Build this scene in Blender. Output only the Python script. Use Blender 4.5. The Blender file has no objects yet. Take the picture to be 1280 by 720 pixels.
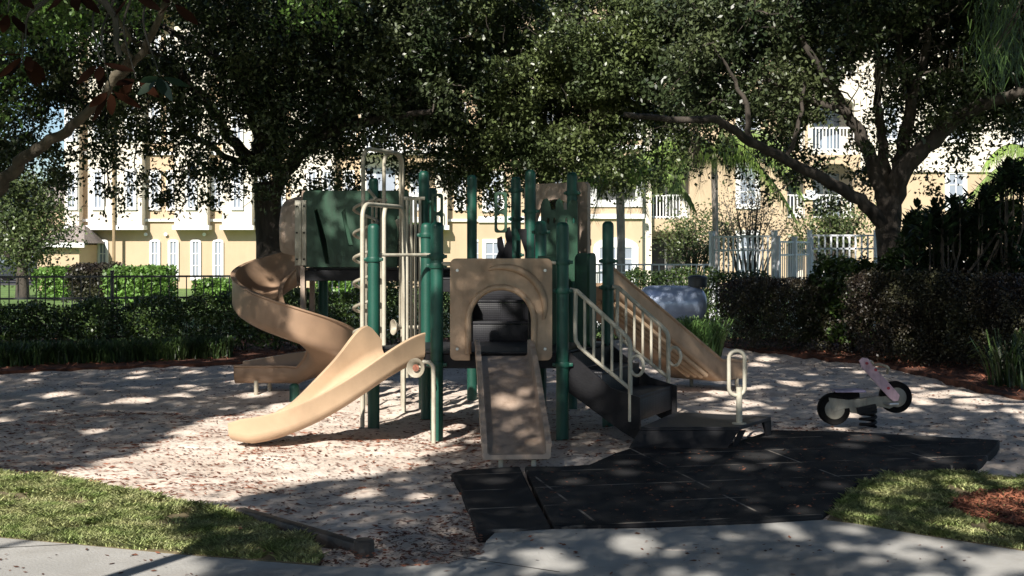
import bpy, bmesh, math, random
import numpy as np
from mathutils import Vector, Matrix
R = math.radians
rng = np.random.default_rng(7)
random.seed(7)
scene = bpy.context.scene
COL = scene.collection

# ------------------------------------------------------------------ camera
F = 1650.0; HOR = 312.0; EYE = 1.66
cam = bpy.data.cameras.new('camera'); camo = bpy.data.objects.new('camera', cam); COL.objects.link(camo)
camo.location = (0, 0, EYE); camo.rotation_euler = (R(90), 0, 0)
cam.sensor_width = 36.0; cam.lens = 36.0 * F / 1280.0
cam.shift_y = -(360.0 - HOR) / 1280.0
cam.clip_start = 0.05; cam.clip_end = 1500
scene.camera = camo
# ------------------------------------------------------------------ world, sun
SUN_EL = 36.0; SUN_AZ = 20.0        # light travels towards +Y and a little to +X
dx, dy, dz = math.sin(R(SUN_AZ))*math.cos(R(SUN_EL)), math.cos(R(SUN_AZ))*math.cos(R(SUN_EL)), -math.sin(R(SUN_EL))
KX, KY = dx/-dz, dy/-dz             # shadow drift per metre of height
w = bpy.data.worlds.new('World'); scene.world = w; w.use_nodes = True
nt = w.node_tree
bg = nt.nodes['Background']; sky = nt.nodes.new('ShaderNodeTexSky')
sky.sky_type = 'NISHITA'; sky.sun_disc = False
sky.sun_elevation = R(SUN_EL); sky.sun_rotation = R(180 + SUN_AZ)
sky.air_density = 1.0; sky.dust_density = 0.6; sky.ozone_density = 4.0
nt.links.new(sky.outputs[0], bg.inputs[0]); bg.inputs[1].default_value = 0.078
sl = bpy.data.lights.new('sun', 'SUN'); sl.energy = 5.0; sl.angle = R(0.53); sl.color = (1.0, 0.945, 0.86)
so = bpy.data.objects.new('sun', sl); COL.objects.link(so)
so.rotation_euler = Vector((dx, dy, dz)).to_track_quat('-Z', 'Y').to_euler()
so.location = (-10, -20, 30)
scene.view_settings.view_transform = 'Standard'; scene.view_settings.look = 'None'
scene.view_settings.gamma = 1.0; scene.view_settings.exposure = 0.82
scene.cycles.use_denoising = True
scene.cycles.max_bounces = 6; scene.cycles.transparent_max_bounces = 8

def at(px, py, Y):
    return Vector(((px-640)/F*Y, Y, EYE-(py-HOR)/F*Y))
def gpt(px, py):
    Y = F*EYE/(py-HOR); return ((px-640)/F*Y, Y)
def X(px, Y): return (px-640)/F*Y
def Z(py, Y): return EYE-(py-HOR)/F*Y

# ------------------------------------------------------------------ materials
def mat(name, base, rough=.6, var=.15, scale=3.0, bump=0.0, bscale=30.0, metal=0.0, col2=None, tone=False, trans=0.0, spec=.5, detail=4.0, stretch=None):
    m = bpy.data.materials.new(name); m.use_nodes = True
    n = m.node_tree; b = n.nodes['Principled BSDF']
    tc = n.nodes.new('ShaderNodeTexCoord'); src = tc.outputs['Object']
    if stretch:
        mp = n.nodes.new('ShaderNodeMapping'); mp.inputs['Scale'].default_value = stretch
        n.links.new(src, mp.inputs[0]); src = mp.outputs[0]
    no = n.nodes.new('ShaderNodeTexNoise'); no.inputs['Scale'].default_value = scale; no.inputs['Detail'].default_value = detail
    n.links.new(src, no.inputs['Vector'])
    cr = n.nodes.new('ShaderNodeValToRGB')
    c2 = col2 or tuple(min(1, c*(1+var)) for c in base); c1 = tuple(c*(1-var) for c in base)
    cr.color_ramp.elements[0].position = .32; cr.color_ramp.elements[1].position = .68
    cr.color_ramp.elements[0].color = (*c1, 1); cr.color_ramp.elements[1].color = (*c2, 1)
    n.links.new(no.outputs['Fac'], cr.inputs[0])
    out = cr.outputs[0]
    if tone:
        a = n.nodes.new('ShaderNodeAttribute'); a.attribute_name = 'tone'
        mx = n.nodes.new('ShaderNodeVectorMath'); mx.operation = 'SCALE'
        n.links.new(out, mx.inputs[0]); n.links.new(a.outputs['Fac'], mx.inputs['Scale']); out = mx.outputs[0]
    n.links.new(out, b.inputs['Base Color'])
    b.inputs['Roughness'].default_value = rough; b.inputs['Metallic'].default_value = metal
    b.inputs['Specular IOR Level'].default_value = spec
    if bump:
        nb = n.nodes.new('ShaderNodeTexNoise'); nb.inputs['Scale'].default_value = bscale; nb.inputs['Detail'].default_value = 5
        n.links.new(src, nb.inputs['Vector'])
        bu = n.nodes.new('ShaderNodeBump'); bu.inputs['Strength'].default_value = bump; bu.inputs['Distance'].default_value = .02
        n.links.new(nb.outputs['Fac'], bu.inputs['Height']); n.links.new(bu.outputs[0], b.inputs['Normal'])
    if trans:
        t = n.nodes.new('ShaderNodeBsdfTranslucent'); mix = n.nodes.new('ShaderNodeMixShader')
        mix.inputs[0].default_value = trans
        n.links.new(out, t.inputs[0]); n.links.new(b.outputs[0], mix.inputs[1]); n.links.new(t.outputs[0], mix.inputs[2])
        n.links.new(mix.outputs[0], n.nodes['Material Output'].inputs[0])
    return m

M = {}
M['post'] = mat('green_post', (.006, .062, .042), .28, .12, 5, .05, 60)
M['hdpe'] = mat('green_panel', (.008, .046, .022), .4, .15, 4, .08, 80)
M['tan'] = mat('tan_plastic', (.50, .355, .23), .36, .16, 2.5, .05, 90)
M['tan_dark'] = mat('darker_tan_plastic', (.38, .26, .17), .42, .2, 3, .06, 90)  # darker copy of the tan plastic, slightly rougher
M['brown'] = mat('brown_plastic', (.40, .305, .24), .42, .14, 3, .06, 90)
M['cream'] = mat('cream_metal', (.44, .41, .33), .45, .12, 9, .1, 60)
M['cream_shade'] = mat('cream_metal_shaded', (.33, .30, .235), .5, .15, 9, .1, 60)  # darker copy of the cream metal, shadow on the hoops put into its colour
M['black'] = mat('black_coated_steel', (.009, .009, .011), .55, .25, 8, .1, 60, spec=.25)
M['rubber'] = mat('black_rubber_mat', (.016, .017, .021), .75, .3, 2.2, .25, 120)
M['tyre'] = mat('black_tyre', (.006, .006, .006), .8, .2, 8, .2, 60, spec=.12)
M['disc'] = mat('grey_plastic', (.21, .205, .175), .5, .1, 9)
M['pink'] = mat('faded_pink_plastic', (.50, .34, .40), .5, .2, 9, .1, 60)
M['violet'] = mat('faded_violet_plastic', (.30, .26, .38), .5, .12, 9)
M['steel'] = mat('zinc_steel', (.55, .55, .56), .35, .1, 9, metal=.9)
M['stucco_c'] = mat('cream_stucco', (.47, .355, .235), .9, .06, .6, .15, 25)
M['stucco_w'] = mat('white_stucco', (.66, .60, .50), .9, .04, .6, .15, 25)
M['trim'] = mat('white_trim', (.72, .71, .69), .6, .03, 3)
M['roof'] = mat('grey_shingle', (.24, .20, .18), .9, .25, 5, .3, 30)
M['glass'] = mat('window_glass', (.16, .20, .25), .12, .3, .8, spec=.8)
M['blind'] = mat('window_blind', (.24, .27, .32), .5, .12, .8)
M['dark'] = mat('dark_screen', (.05, .05, .05), .6, .3, 1)
M['fence_k'] = mat('black_fence_paint', (.03, .033, .035), .45, .15, 6)
M['fence_w'] = mat('white_fence_paint', (.80, .82, .86), .5, .04, 6)
M['bark'] = mat('oak_bark', (.05, .041, .033), .95, .45, 6, .9, 28, stretch=(1, 1, .35))
M['barkl'] = mat('lichen_bark', (.045, .036, .026), .95, .5, 5, .9, 28, col2=(.10, .082, .055), stretch=(1, 1, .6))
M['palmtrunk'] = mat('grey_palm_trunk', (.42, .37, .33), .9, .25, 8, .5, 30)
M['leaf'] = mat('oak_leaf', (.036, .062, .024), .4, .4, .9, tone=True, trans=.10, col2=(.075, .092, .038))
M['leaf2'] = mat('sunlit_oak_leaf', (.062, .092, .036), .38, .3, .9, tone=True, trans=.18, col2=(.12, .15, .05))  # brighter copy of the oak leaf, sunlight on the crown put into its colour
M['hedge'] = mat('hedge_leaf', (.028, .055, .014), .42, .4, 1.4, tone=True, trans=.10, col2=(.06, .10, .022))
M['hedge_lit'] = mat('sunlit_hedge_leaf', (.10, .19, .035), .45, .25, 1.4, tone=True, trans=.15)  # lit copy of the hedge leaf, sunshine painted in as a brighter green
M['purple'] = mat('purple_leaf', (.032, .017, .015), .5, .4, 1.2, tone=True, trans=.06, col2=(.034, .036, .014))
M['strap'] = mat('strappy_leaf', (.055, .115, .035), .45, .3, 2, tone=True, trans=.12, col2=(.12, .20, .05))
M['palm'] = mat('palm_frond', (.20, .29, .07), .45, .25, 1, tone=True, trans=.2)
M['magno'] = mat('magnolia_leaf', (.012, .024, .009), .4, .3, 2, tone=True)
M['rust'] = mat('rusty_magnolia_leaf', (.026, .008, .003), .8, .3, 4, tone=True, trans=.15, spec=.1)
M['moss'] = mat('spanish_moss', (.16, .14, .10), .95, .2, 3, tone=True)
M['conc'] = mat('concrete', (.36, .35, .33), .9, .12, 1.4, .25, 70, detail=8)
M['joint'] = mat('dark_joint', (.05, .045, .04), .95, .2, 5)
M['soil'] = mat('grassy_soil', (.15, .12, .065), .95, .35, 6, .5, 50)
M['lawn'] = mat('lawn_green', (.10, .17, .035), .95, .25, 1.2, .5, 60)
M['mulchbed'] = mat('pine_mulch_bed', (.095, .036, .020), .95, .5, 14, .8, 60)
M['chip'] = mat('mulch_chip', (.24, .085, .045), .9, .3, 3, tone=True)
M['blade'] = mat('grass_blade', (.33, .44, .13), .6, .25, 5, tone=True, trans=.25, col2=(.56, .55, .28))
M['litter'] = mat('fallen_leaf', (.13, .050, .028), .8, .4, 6, tone=True)
M['asphalt'] = mat('asphalt', (.055, .055, .056), .9, .15, 2, .3, 60)
M['carblue'] = mat('blue_car_paint', (.02, .07, .22), .25, .03, 2)
M['cardark'] = mat('dark_car_paint', (.02, .025, .035), .25, .03, 2)
M['tank'] = mat('silver_tank_paint', (.42, .50, .66), .35, .2, 3, .15, 8, metal=.3)
M['edging'] = mat('black_edging', (.045, .038, .033), .55, .3, 6, .3, 40)

def grime(m, amt=.35, stretch=(5, 5, 1.2), scale=2.0):
    n = m.node_tree; b = n.nodes['Principled BSDF']; src = b.inputs['Base Color'].links[0].from_socket
    tc = n.nodes.new('ShaderNodeTexCoord'); mp = n.nodes.new('ShaderNodeMapping'); mp.inputs['Scale'].default_value = stretch
    n.links.new(tc.outputs['Object'], mp.inputs[0]); no = n.nodes.new('ShaderNodeTexNoise'); no.inputs['Scale'].default_value = scale; no.inputs['Detail'].default_value = 9; no.inputs['Roughness'].default_value = .7
    n.links.new(mp.outputs[0], no.inputs['Vector']); cr = n.nodes.new('ShaderNodeValToRGB')
    cr.color_ramp.elements[0].position = .34; cr.color_ramp.elements[0].color = (1-amt, 1-amt*1.1, 1-amt*1.2, 1); cr.color_ramp.elements[1].position = .52; cr.color_ramp.elements[1].color = (1, 1, 1, 1)
    n.links.new(no.outputs['Fac'], cr.inputs[0]); mx = n.nodes.new('ShaderNodeMix'); mx.data_type = 'RGBA'; mx.blend_type = 'MULTIPLY'; mx.inputs[0].default_value = 1
    n.links.new(src, mx.inputs[6]); n.links.new(cr.outputs[0], mx.inputs[7]); n.links.new(mx.outputs[2], b.inputs['Base Color'])
    rr = n.nodes.new('ShaderNodeMapRange'); rr.inputs['To Min'].default_value = .65; rr.inputs['To Max'].default_value = .32; n.links.new(no.outputs['Fac'], rr.inputs[0]); n.links.new(rr.outputs[0], b.inputs['Roughness'])
for k_, a_ in (('brown', .3), ('cream', .3), ('cream_shade', .3), ('hdpe', .3), ('post', .25), ('pink', .3), ('disc', .35)): grime(M[k_], a_)
grime(M['tan'], .09, (1.5, 1.5, 1), 2.5); grime(M['tan_dark'], .25, (2, 2, 1.2), 2.5)
grime(M['conc'], .22, (1, 1, 1), 1.1); grime(M['stucco_c'], .10, (.6, .6, .12), 1.2); grime(M['stucco_w'], .10, (.6, .6, .12), 1.2)
for k_ in ('conc', 'stucco_c', 'stucco_w'):
    for l_ in list(M[k_].node_tree.nodes['Principled BSDF'].inputs['Roughness'].links): M[k_].node_tree.links.remove(l_)

def sand_material():
    m = bpy.data.materials.new('play_sand'); m.use_nodes = True; n = m.node_tree; b = n.nodes['Principled BSDF']
    tc = n.nodes.new('ShaderNodeTexCoord')
    def noise(s, d=6, r=.6):
        x = n.nodes.new('ShaderNodeTexNoise'); x.inputs['Scale'].default_value = s; x.inputs['Detail'].default_value = d; x.inputs['Roughness'].default_value = r
        n.links.new(tc.outputs['Object'], x.inputs['Vector']); return x
    a = noise(1.6); cr = n.nodes.new('ShaderNodeValToRGB')
    cr.color_ramp.elements[0].position = .3; cr.color_ramp.elements[1].position = .65
    cr.color_ramp.elements[0].color = (.54, .445, .37, 1); cr.color_ramp.elements[1].color = (.74, .645, .565, 1)
    n.links.new(a.outputs['Fac'], cr.inputs[0])
    g = noise(22, 8, .7); c2 = n.nodes.new('ShaderNodeValToRGB')
    c2.color_ramp.elements[0].position = .37; c2.color_ramp.elements[0].color = (.30, .20, .15, 1)
    c2.color_ramp.elements[1].position = .47; c2.color_ramp.elements[1].color = (1, 1, 1, 1)
    n.links.new(g.outputs['Fac'], c2.inputs[0])
    mx = n.nodes.new('ShaderNodeMix'); mx.data_type = 'RGBA'; mx.blend_type = 'MULTIPLY'; mx.inputs[0].default_value = .38
    n.links.new(cr.outputs[0], mx.inputs[6]); n.links.new(c2.outputs[0], mx.inputs[7]); n.links.new(mx.outputs[2], b.inputs['Base Color'])
    b.inputs['Roughness'].default_value = .95; b.inputs['Specular IOR Level'].default_value = .2
    h = noise(9, 8, .65); bu = n.nodes.new('ShaderNodeBump'); bu.inputs['Strength'].default_value = .7; bu.inputs['Distance'].default_value = .035
    n.links.new(h.outputs['Fac'], bu.inputs['Height']); n.links.new(bu.outputs[0], b.inputs['Normal'])
    return m
M['sand'] = sand_material()

def perf_material():
    m = mat('perforated_black_deck', (.012, .012, .015), .5, .2, 8, spec=.3)
    n = m.node_tree; b = n.nodes['Principled BSDF']; tc = n.nodes.new('ShaderNodeTexCoord')
    v = n.nodes.new('ShaderNodeTexVoronoi'); v.inputs['Scale'].default_value = 55; v.inputs['Randomness'].default_value = 0.0
    n.links.new(tc.outputs['Object'], v.inputs['Vector'])
    bu = n.nodes.new('ShaderNodeBump'); bu.inputs['Strength'].default_value = .6; bu.inputs['Distance'].default_value = .004
    n.links.new(v.outputs['Distance'], bu.inputs['Height']); n.links.new(bu.outputs[0], b.inputs['Normal'])
    return m
M['perf'] = perf_material()

def mat_seams():
    m = mat('seamed_rubber_mat', (.014, .0145, .018), .85, .5, 1.6, .35, 150, spec=.2, col2=(.034, .033, .033), detail=10)
    n = m.node_tree; b = n.nodes['Principled BSDF']; tc = n.nodes.new('ShaderNodeTexCoord')
    mp = n.nodes.new('ShaderNodeMapping'); mp.inputs['Rotation'].default_value = (0, 0, R(-12))
    n.links.new(tc.outputs['Object'], mp.inputs[0])
    br = n.nodes.new('ShaderNodeTexBrick'); br.offset = 0; br.inputs['Scale'].default_value = 1.0
    br.inputs['Brick Width'].default_value = 1.05; br.inputs['Row Height'].default_value = .62; br.inputs['Mortar Size'].default_value = .009
    br.inputs['Color1'].default_value = (0, 0, 0, 1); br.inputs['Color2'].default_value = (0, 0, 0, 1); br.inputs['Mortar'].default_value = (1, 1, 1, 1)
    n.links.new(mp.outputs[0], br.inputs['Vector'])
    dust = n.nodes.new('ShaderNodeTexNoise'); dust.inputs['Scale'].default_value = 3.5; dust.inputs['Detail'].default_value = 6; n.links.new(tc.outputs['Object'], dust.inputs['Vector'])
    cr = n.nodes.new('ShaderNodeValToRGB'); cr.color_ramp.elements[0].position = .46; cr.color_ramp.elements[1].position = .62
    n.links.new(dust.outputs['Fac'], cr.inputs[0])
    mu = n.nodes.new('ShaderNodeMath'); mu.operation = 'MULTIPLY'; n.links.new(br.outputs['Color'], mu.inputs[0]); n.links.new(cr.outputs[0], mu.inputs[1])
    base = b.inputs['Base Color'].links[0].from_socket
    mx = n.nodes.new('ShaderNodeMix'); mx.data_type = 'RGBA'; n.links.new(mu.outputs[0], mx.inputs[0])
    n.links.new(base, mx.inputs[6]); mx.inputs[7].default_value = (.26, .23, .20, 1)
    n.links.new(mx.outputs[2], b.inputs['Base Color'])
    return m
M['mats'] = mat_seams()

# ------------------------------------------------------------------ mesh helpers
class MB:
    def __init__(s): s.v = []; s.f = []
    def add(s, vs, fs):
        o = len(s.v); s.v += [tuple(v) for v in vs]; s.f += [tuple(i+o for i in f) for f in fs]; return s
    def box(s, c, d, rz=0, bev=0):
        bm = bmesh.new(); bmesh.ops.create_cube(bm, size=1)
        for v in bm.verts: v.co = Vector((v.co.x*d[0], v.co.y*d[1], v.co.z*d[2]))
        if bev: bmesh.ops.bevel(bm, geom=bm.edges[:]+bm.verts[:], offset=bev, segments=2, affect='EDGES', profile=.5)
        rot = Matrix.Rotation(rz, 3, 'Z'); c = Vector(c)
        bm.verts.index_update()
        s.add([rot @ v.co + c for v in bm.verts], [[v.index for v in f.verts] for f in bm.faces]); bm.free(); return s
    def b2(s, x0, x1, y0, y1, z0, z1, bev=0): return s.box(((x0+x1)/2, (y0+y1)/2, (z0+z1)/2), (abs(x1-x0), abs(y1-y0), abs(z1-z0)), 0, bev)
    def tube(s, pts, r, n=10, caps=True, smooth_n=0):
        P = [Vector(p) for p in pts]
        if smooth_n: P = catmull(P, smooth_n)
        rr = r if hasattr(r, '__len__') else [r]*len(P)
        if len(rr) != len(P): rr = list(np.interp(np.linspace(0, 1, len(P)), np.linspace(0, 1, len(rr)), rr))
        o = len(s.v); up = None
        for i, p in enumerate(P):
            t = (P[min(i+1, len(P)-1)] - P[max(i-1, 0)])
            if t.length < 1e-9: t = Vector((0, 0, 1))
            t.normalize()
            if up is None:
                up = t.orthogonal().normalized()
            else:
                up = (up - t*up.dot(t)); up = up.normalized() if up.length > 1e-6 else t.orthogonal().normalized()
            q = t.cross(up)
            for k in range(n):
                a = 2*math.pi*k/n; s.v.append(tuple(p + up*math.cos(a)*rr[i] + q*math.sin(a)*rr[i]))
        for i in range(len(P)-1):
            for k in range(n):
                a, b = o+i*n+k, o+i*n+(k+1) % n; s.f.append((a, b, b+n, a+n))
        if caps:
            s.f.append(tuple(o+k for k in range(n))[::-1]); s.f.append(tuple(o+(len(P)-1)*n+k for k in range(n)))
        return s
    def lathe(s, c, prof, n=20, axis=(0, 0, 1)):
        A = Vector(axis).normalized(); U = A.orthogonal().normalized(); V = A.cross(U); o = len(s.v); c = Vector(c)
        for r, h in prof:
            for k in range(n):
                a = 2*math.pi*k/n; s.v.append(tuple(c + A*h + (U*math.cos(a) + V*math.sin(a))*max(r, 1e-4)))
        for i in range(len(prof)-1):
            for k in range(n):
                a, b = o+i*n+k, o+i*n+(k+1) % n; s.f.append((a, b, b+n, a+n))
        return s
    def prism(s, poly, z0, z1):
        n = len(poly)
        return s.add([(x, y, z0) for x, y in poly]+[(x, y, z1) for x, y in poly],
                     [tuple(range(n))[::-1], tuple(range(n, 2*n))]+[(i, (i+1) % n, n+(i+1) % n, n+i) for i in range(n)])
    def loops(s, L, caps=True):
        n = len(L[0]); o = len(s.v)
        for l in L: s.v += [tuple(p) for p in l]
        for i in range(len(L)-1):
            for k in range(n):
                a, b = o+i*n+k, o+i*n+(k+1) % n; s.f.append((a, b, b+n, a+n))
        if caps: s.f.append(tuple(o+k for k in range(n))[::-1]); s.f.append(tuple(o+(len(L)-1)*n+k for k in range(n)))
        return s
    def plate(s, outline, origin, u, v, th, holes=()):
        """flat panel: outline in (a,b) along u,v; thickness th along u x v; holes as polygons"""
        bm = bmesh.new(); O = Vector(origin); u = Vector(u).normalized(); v = Vector(v).normalized(); w_ = u.cross(v)
        es = []
        for loop in [outline]+list(holes):
            vs = [bm.verts.new(O+u*a+v*b) for a, b in loop]
            es += [bm.edges.new((vs[i], vs[(i+1) % len(vs)])) for i in range(len(vs))]
        bmesh.ops.triangle_fill(bm, use_beauty=True, edges=es)
        g = bmesh.ops.extrude_face_region(bm, geom=bm.faces[:])
        for e in g['geom']:
            if isinstance(e, bmesh.types.BMVert): e.co += w_*th
        bmesh.ops.recalc_face_normals(bm, faces=bm.faces[:])
        bm.verts.index_update()
        s.add([p.co for p in bm.verts], [[p.index for p in f.verts] for f in bm.faces]); bm.free(); return s
    def build(s, name, m, parent=None, smooth=True, bevel=0, auto=40, **kw):
        base = Vector((0, 0, 0)); p = parent
        while p: base = base + Vector(p.location); p = p.parent
        me = bpy.data.meshes.new(name); me.from_pydata([tuple(Vector(v)-base) for v in s.v], [], s.f)
        bm = bmesh.new(); bm.from_mesh(me); bmesh.ops.recalc_face_normals(bm, faces=bm.faces[:])
        if smooth:
            for f in bm.faces: f.smooth = True
            lim = R(auto)
            for e in bm.edges:
                if len(e.link_faces) == 2 and e.calc_face_angle(0) > lim: e.smooth = False
        bm.to_mesh(me); bm.free(); me.update()
        me.materials.append(m)
        o = bpy.data.objects.new(name, me); COL.objects.link(o)
        if parent: o.parent = parent
        if bevel:
            b = o.modifiers.new('b', 'BEVEL'); b.width = bevel; b.segments = 2; b.limit_method = 'ANGLE'; b.angle_limit = R(40)
        if kw: tag(o, **kw)
        return o

def catmull(P, n):
    out = []
    Q = [P[0]*2-P[1]]+list(P)+[P[-1]*2-P[-2]]
    for i in range(1, len(Q)-2):
        a, b, c, d = Q[i-1], Q[i], Q[i+1], Q[i+2]
        for k in range(n):
            t = k/n
            out.append(.5*((2*b)+(c-a)*t+(2*a-5*b+4*c-d)*t*t+(3*b-a-3*c+d)*t**3))
    out.append(P[-1]); return out

def tag(o, label=None, cat=None, group=None, kind=None):
    if label: o['label'] = label
    if cat: o['category'] = cat
    if group: o['group'] = group
    if kind: o['kind'] = kind
    return o
def empty(name, loc, label, cat, group=None):
    o = bpy.data.objects.new(name, None); COL.objects.link(o); o.location = loc; o.empty_display_size = .2
    return tag(o, label, cat, group)
def copy_tree(o, parent=None):
    c = o.copy(); COL.objects.link(c)
    if parent: c.parent = parent
    for ch in [x for x in CH if x.parent == o]: copy_tree(ch, c)
    return c
CH = []

def quads_obj(name, V, n_per, m, tone=None, parent=None, smooth=False):
    """V: (N*n_per,3) verts, each group of n_per verts is one polygon"""
    base = Vector((0, 0, 0)); p = parent
    while p: base = base + Vector(p.location); p = p.parent
    V = np.asarray(V, dtype=np.float32).reshape(-1, 3) - np.array(base, dtype=np.float32)
    N = len(V)//n_per
    me = bpy.data.meshes.new(name); me.vertices.add(len(V)); me.vertices.foreach_set('co', V.ravel())
    me.loops.add(len(V)); me.loops.foreach_set('vertex_index', np.arange(len(V), dtype=np.int32))
    me.polygons.add(N); me.polygons.foreach_set('loop_start', np.arange(0, len(V), n_per, dtype=np.int32))
    if tone is not None:
        a = me.attributes.new('tone', 'FLOAT', 'FACE'); a.data.foreach_set('value', np.asarray(tone, dtype=np.float32))
    me.update(); me.materials.append(m)
    o = bpy.data.objects.new(name, me); COL.objects.link(o)
    if parent: o.parent = parent
    return o

def leaf_verts(P, L, W, up=.4, droop=0.0, fold=False):
    """diamond leaves at P with random orientation"""
    N = len(P); L = np.broadcast_to(L, N)[:, None]; W = np.broadcast_to(W, N)[:, None]
    d = rng.normal(size=(N, 3)); d[:, 2] -= droop; d /= np.linalg.norm(d, axis=1)[:, None]
    nn = rng.normal(size=(N, 3)); nn[:, 2] += up*3
    s = np.cross(d, nn); s /= np.linalg.norm(s, axis=1)[:, None]+1e-9
    a = P - d*L/2; b = P + s*W/2 - d*L*.08; c = P + d*L/2; e = P - s*W/2 - d*L*.08
    return np.stack([a, b, c, e], 1).reshape(-1, 3)
def tones(N, lo=.6, hi=1.5): return rng.uniform(lo, hi, N)**1.0

_NT = rng.random((64, 64, 64)).astype(np.float32)
def vnoise(x, y, z=0.0):
    x, y = np.asarray(x, float), np.asarray(y, float); z = np.broadcast_to(z, x.shape)
    xi, yi, zi = np.floor(x).astype(int), np.floor(y).astype(int), np.floor(z).astype(int)
    fx, fy, fz = x-xi, y-yi, z-zi
    fx = fx*fx*(3-2*fx); fy = fy*fy*(3-2*fy); fz = fz*fz*(3-2*fz)
    def g(a, b, c): return _NT[(xi+a) % 64, (yi+b) % 64, (zi+c) % 64]
    return ((g(0,0,0)*(1-fx)+g(1,0,0)*fx)*(1-fy)+(g(0,1,0)*(1-fx)+g(1,1,0)*fx)*fy)*(1-fz) + \
           ((g(0,0,1)*(1-fx)+g(1,0,1)*fx)*(1-fy)+(g(0,1,1)*(1-fx)+g(1,1,1)*fx)*fy)*fz
def inpoly(x, y, poly):
    x = np.asarray(x); y = np.asarray(y); r = np.zeros(x.shape, bool); n = len(poly)
    for i in range(n):
        x1, y1 = poly[i]; x2, y2 = poly[(i+1) % n]
        if y1 == y2: continue
        c = ((y1 > y) != (y2 > y)) & (x < (x2-x1)*(y-y1)/(y2-y1)+x1); r ^= c
    return r
def rand_in(poly, n):
    xs = [p[0] for p in poly]; ys = [p[1] for p in poly]
    x = rng.uniform(min(xs), max(xs), n*4); y = rng.uniform(min(ys), max(ys), n*4)
    k = inpoly(x, y, poly); return x[k][:n], y[k][:n]

# ================================================================== GROUND
def sand_h(x, y):
    return .045*(vnoise(x*1.1, y*1.1)-.5)+.035*(vnoise(x*3.1+9, y*3.1)-.5)+.03*(vnoise(x*6.3+3, y*6.3)-.5)+.010*(vnoise(x*13+3, y*13)-.5)
MB().add([(-400, -60, -.12), (400, -60, -.12), (400, 900, -.12), (-400, 900, -.12)], [(0, 1, 2, 3)]).build('lawn_ground', M['lawn'], kind='structure')
# sand sheet
sx = np.arange(-9.5, 9.6, .07); sy = np.arange(5.6, 24, .07)
gx, gy = np.meshgrid(sx, sy, indexing='ij'); gz = sand_h(gx, gy)
ni, nj = gx.shape
gv = np.stack([gx, gy, gz], 2).reshape(-1, 3)
ii, jj = np.meshgrid(np.arange(ni-1), np.arange(nj-1), indexing='ij'); q = (ii*nj+jj).ravel()
fq = np.stack([q, q+nj, q+nj+1, q+1], 1)
me = bpy.data.meshes.new('sand_pit'); me.from_pydata(gv.tolist(), [], fq.tolist()); me.polygons.foreach_set('use_smooth', [True]*len(me.polygons)); me.materials.append(M['sand'])
so_ = bpy.data.objects.new('sand_pit', me); COL.objects.link(so_); tag(so_, kind='structure')

GP = lambda L: [gpt(*p) for p in L]
# concrete path
path_top = [(-200, 676), (0, 680), (110, 690), (210, 700), (400, 716), (480, 719), (560, 712), (600, 701), (608, 684), (618, 674), (690, 669), (800, 668), (950, 662), (1028, 657), (1070, 662), (1150, 676), (1280, 697), (1500, 722)]
pp = GP(path_top)
MB().prism([(-4.5, 3.0)]+pp+[(6, 3.0)], -.10, .035).build('concrete_path', M['conc'], smooth=False, kind='structure')
jm = MB()
for (a, b) in [((-20, 694), (96, 688)), ((520, 696), (700, 724)), ((96, 688), (100, 700))][:2]:
    A, B = gpt(*a), gpt(*b); A = Vector((*A, .0365)); B = Vector((*B, .0365)); t = (B-A).normalized(); s = Vector((-t.y, t.x, 0))*.006
    jm.add([A-s, B-s, B+s, A+s], [(0, 1, 2, 3)])
jm.build('path_joint', M['joint'], smooth=False, kind='structure')
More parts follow.
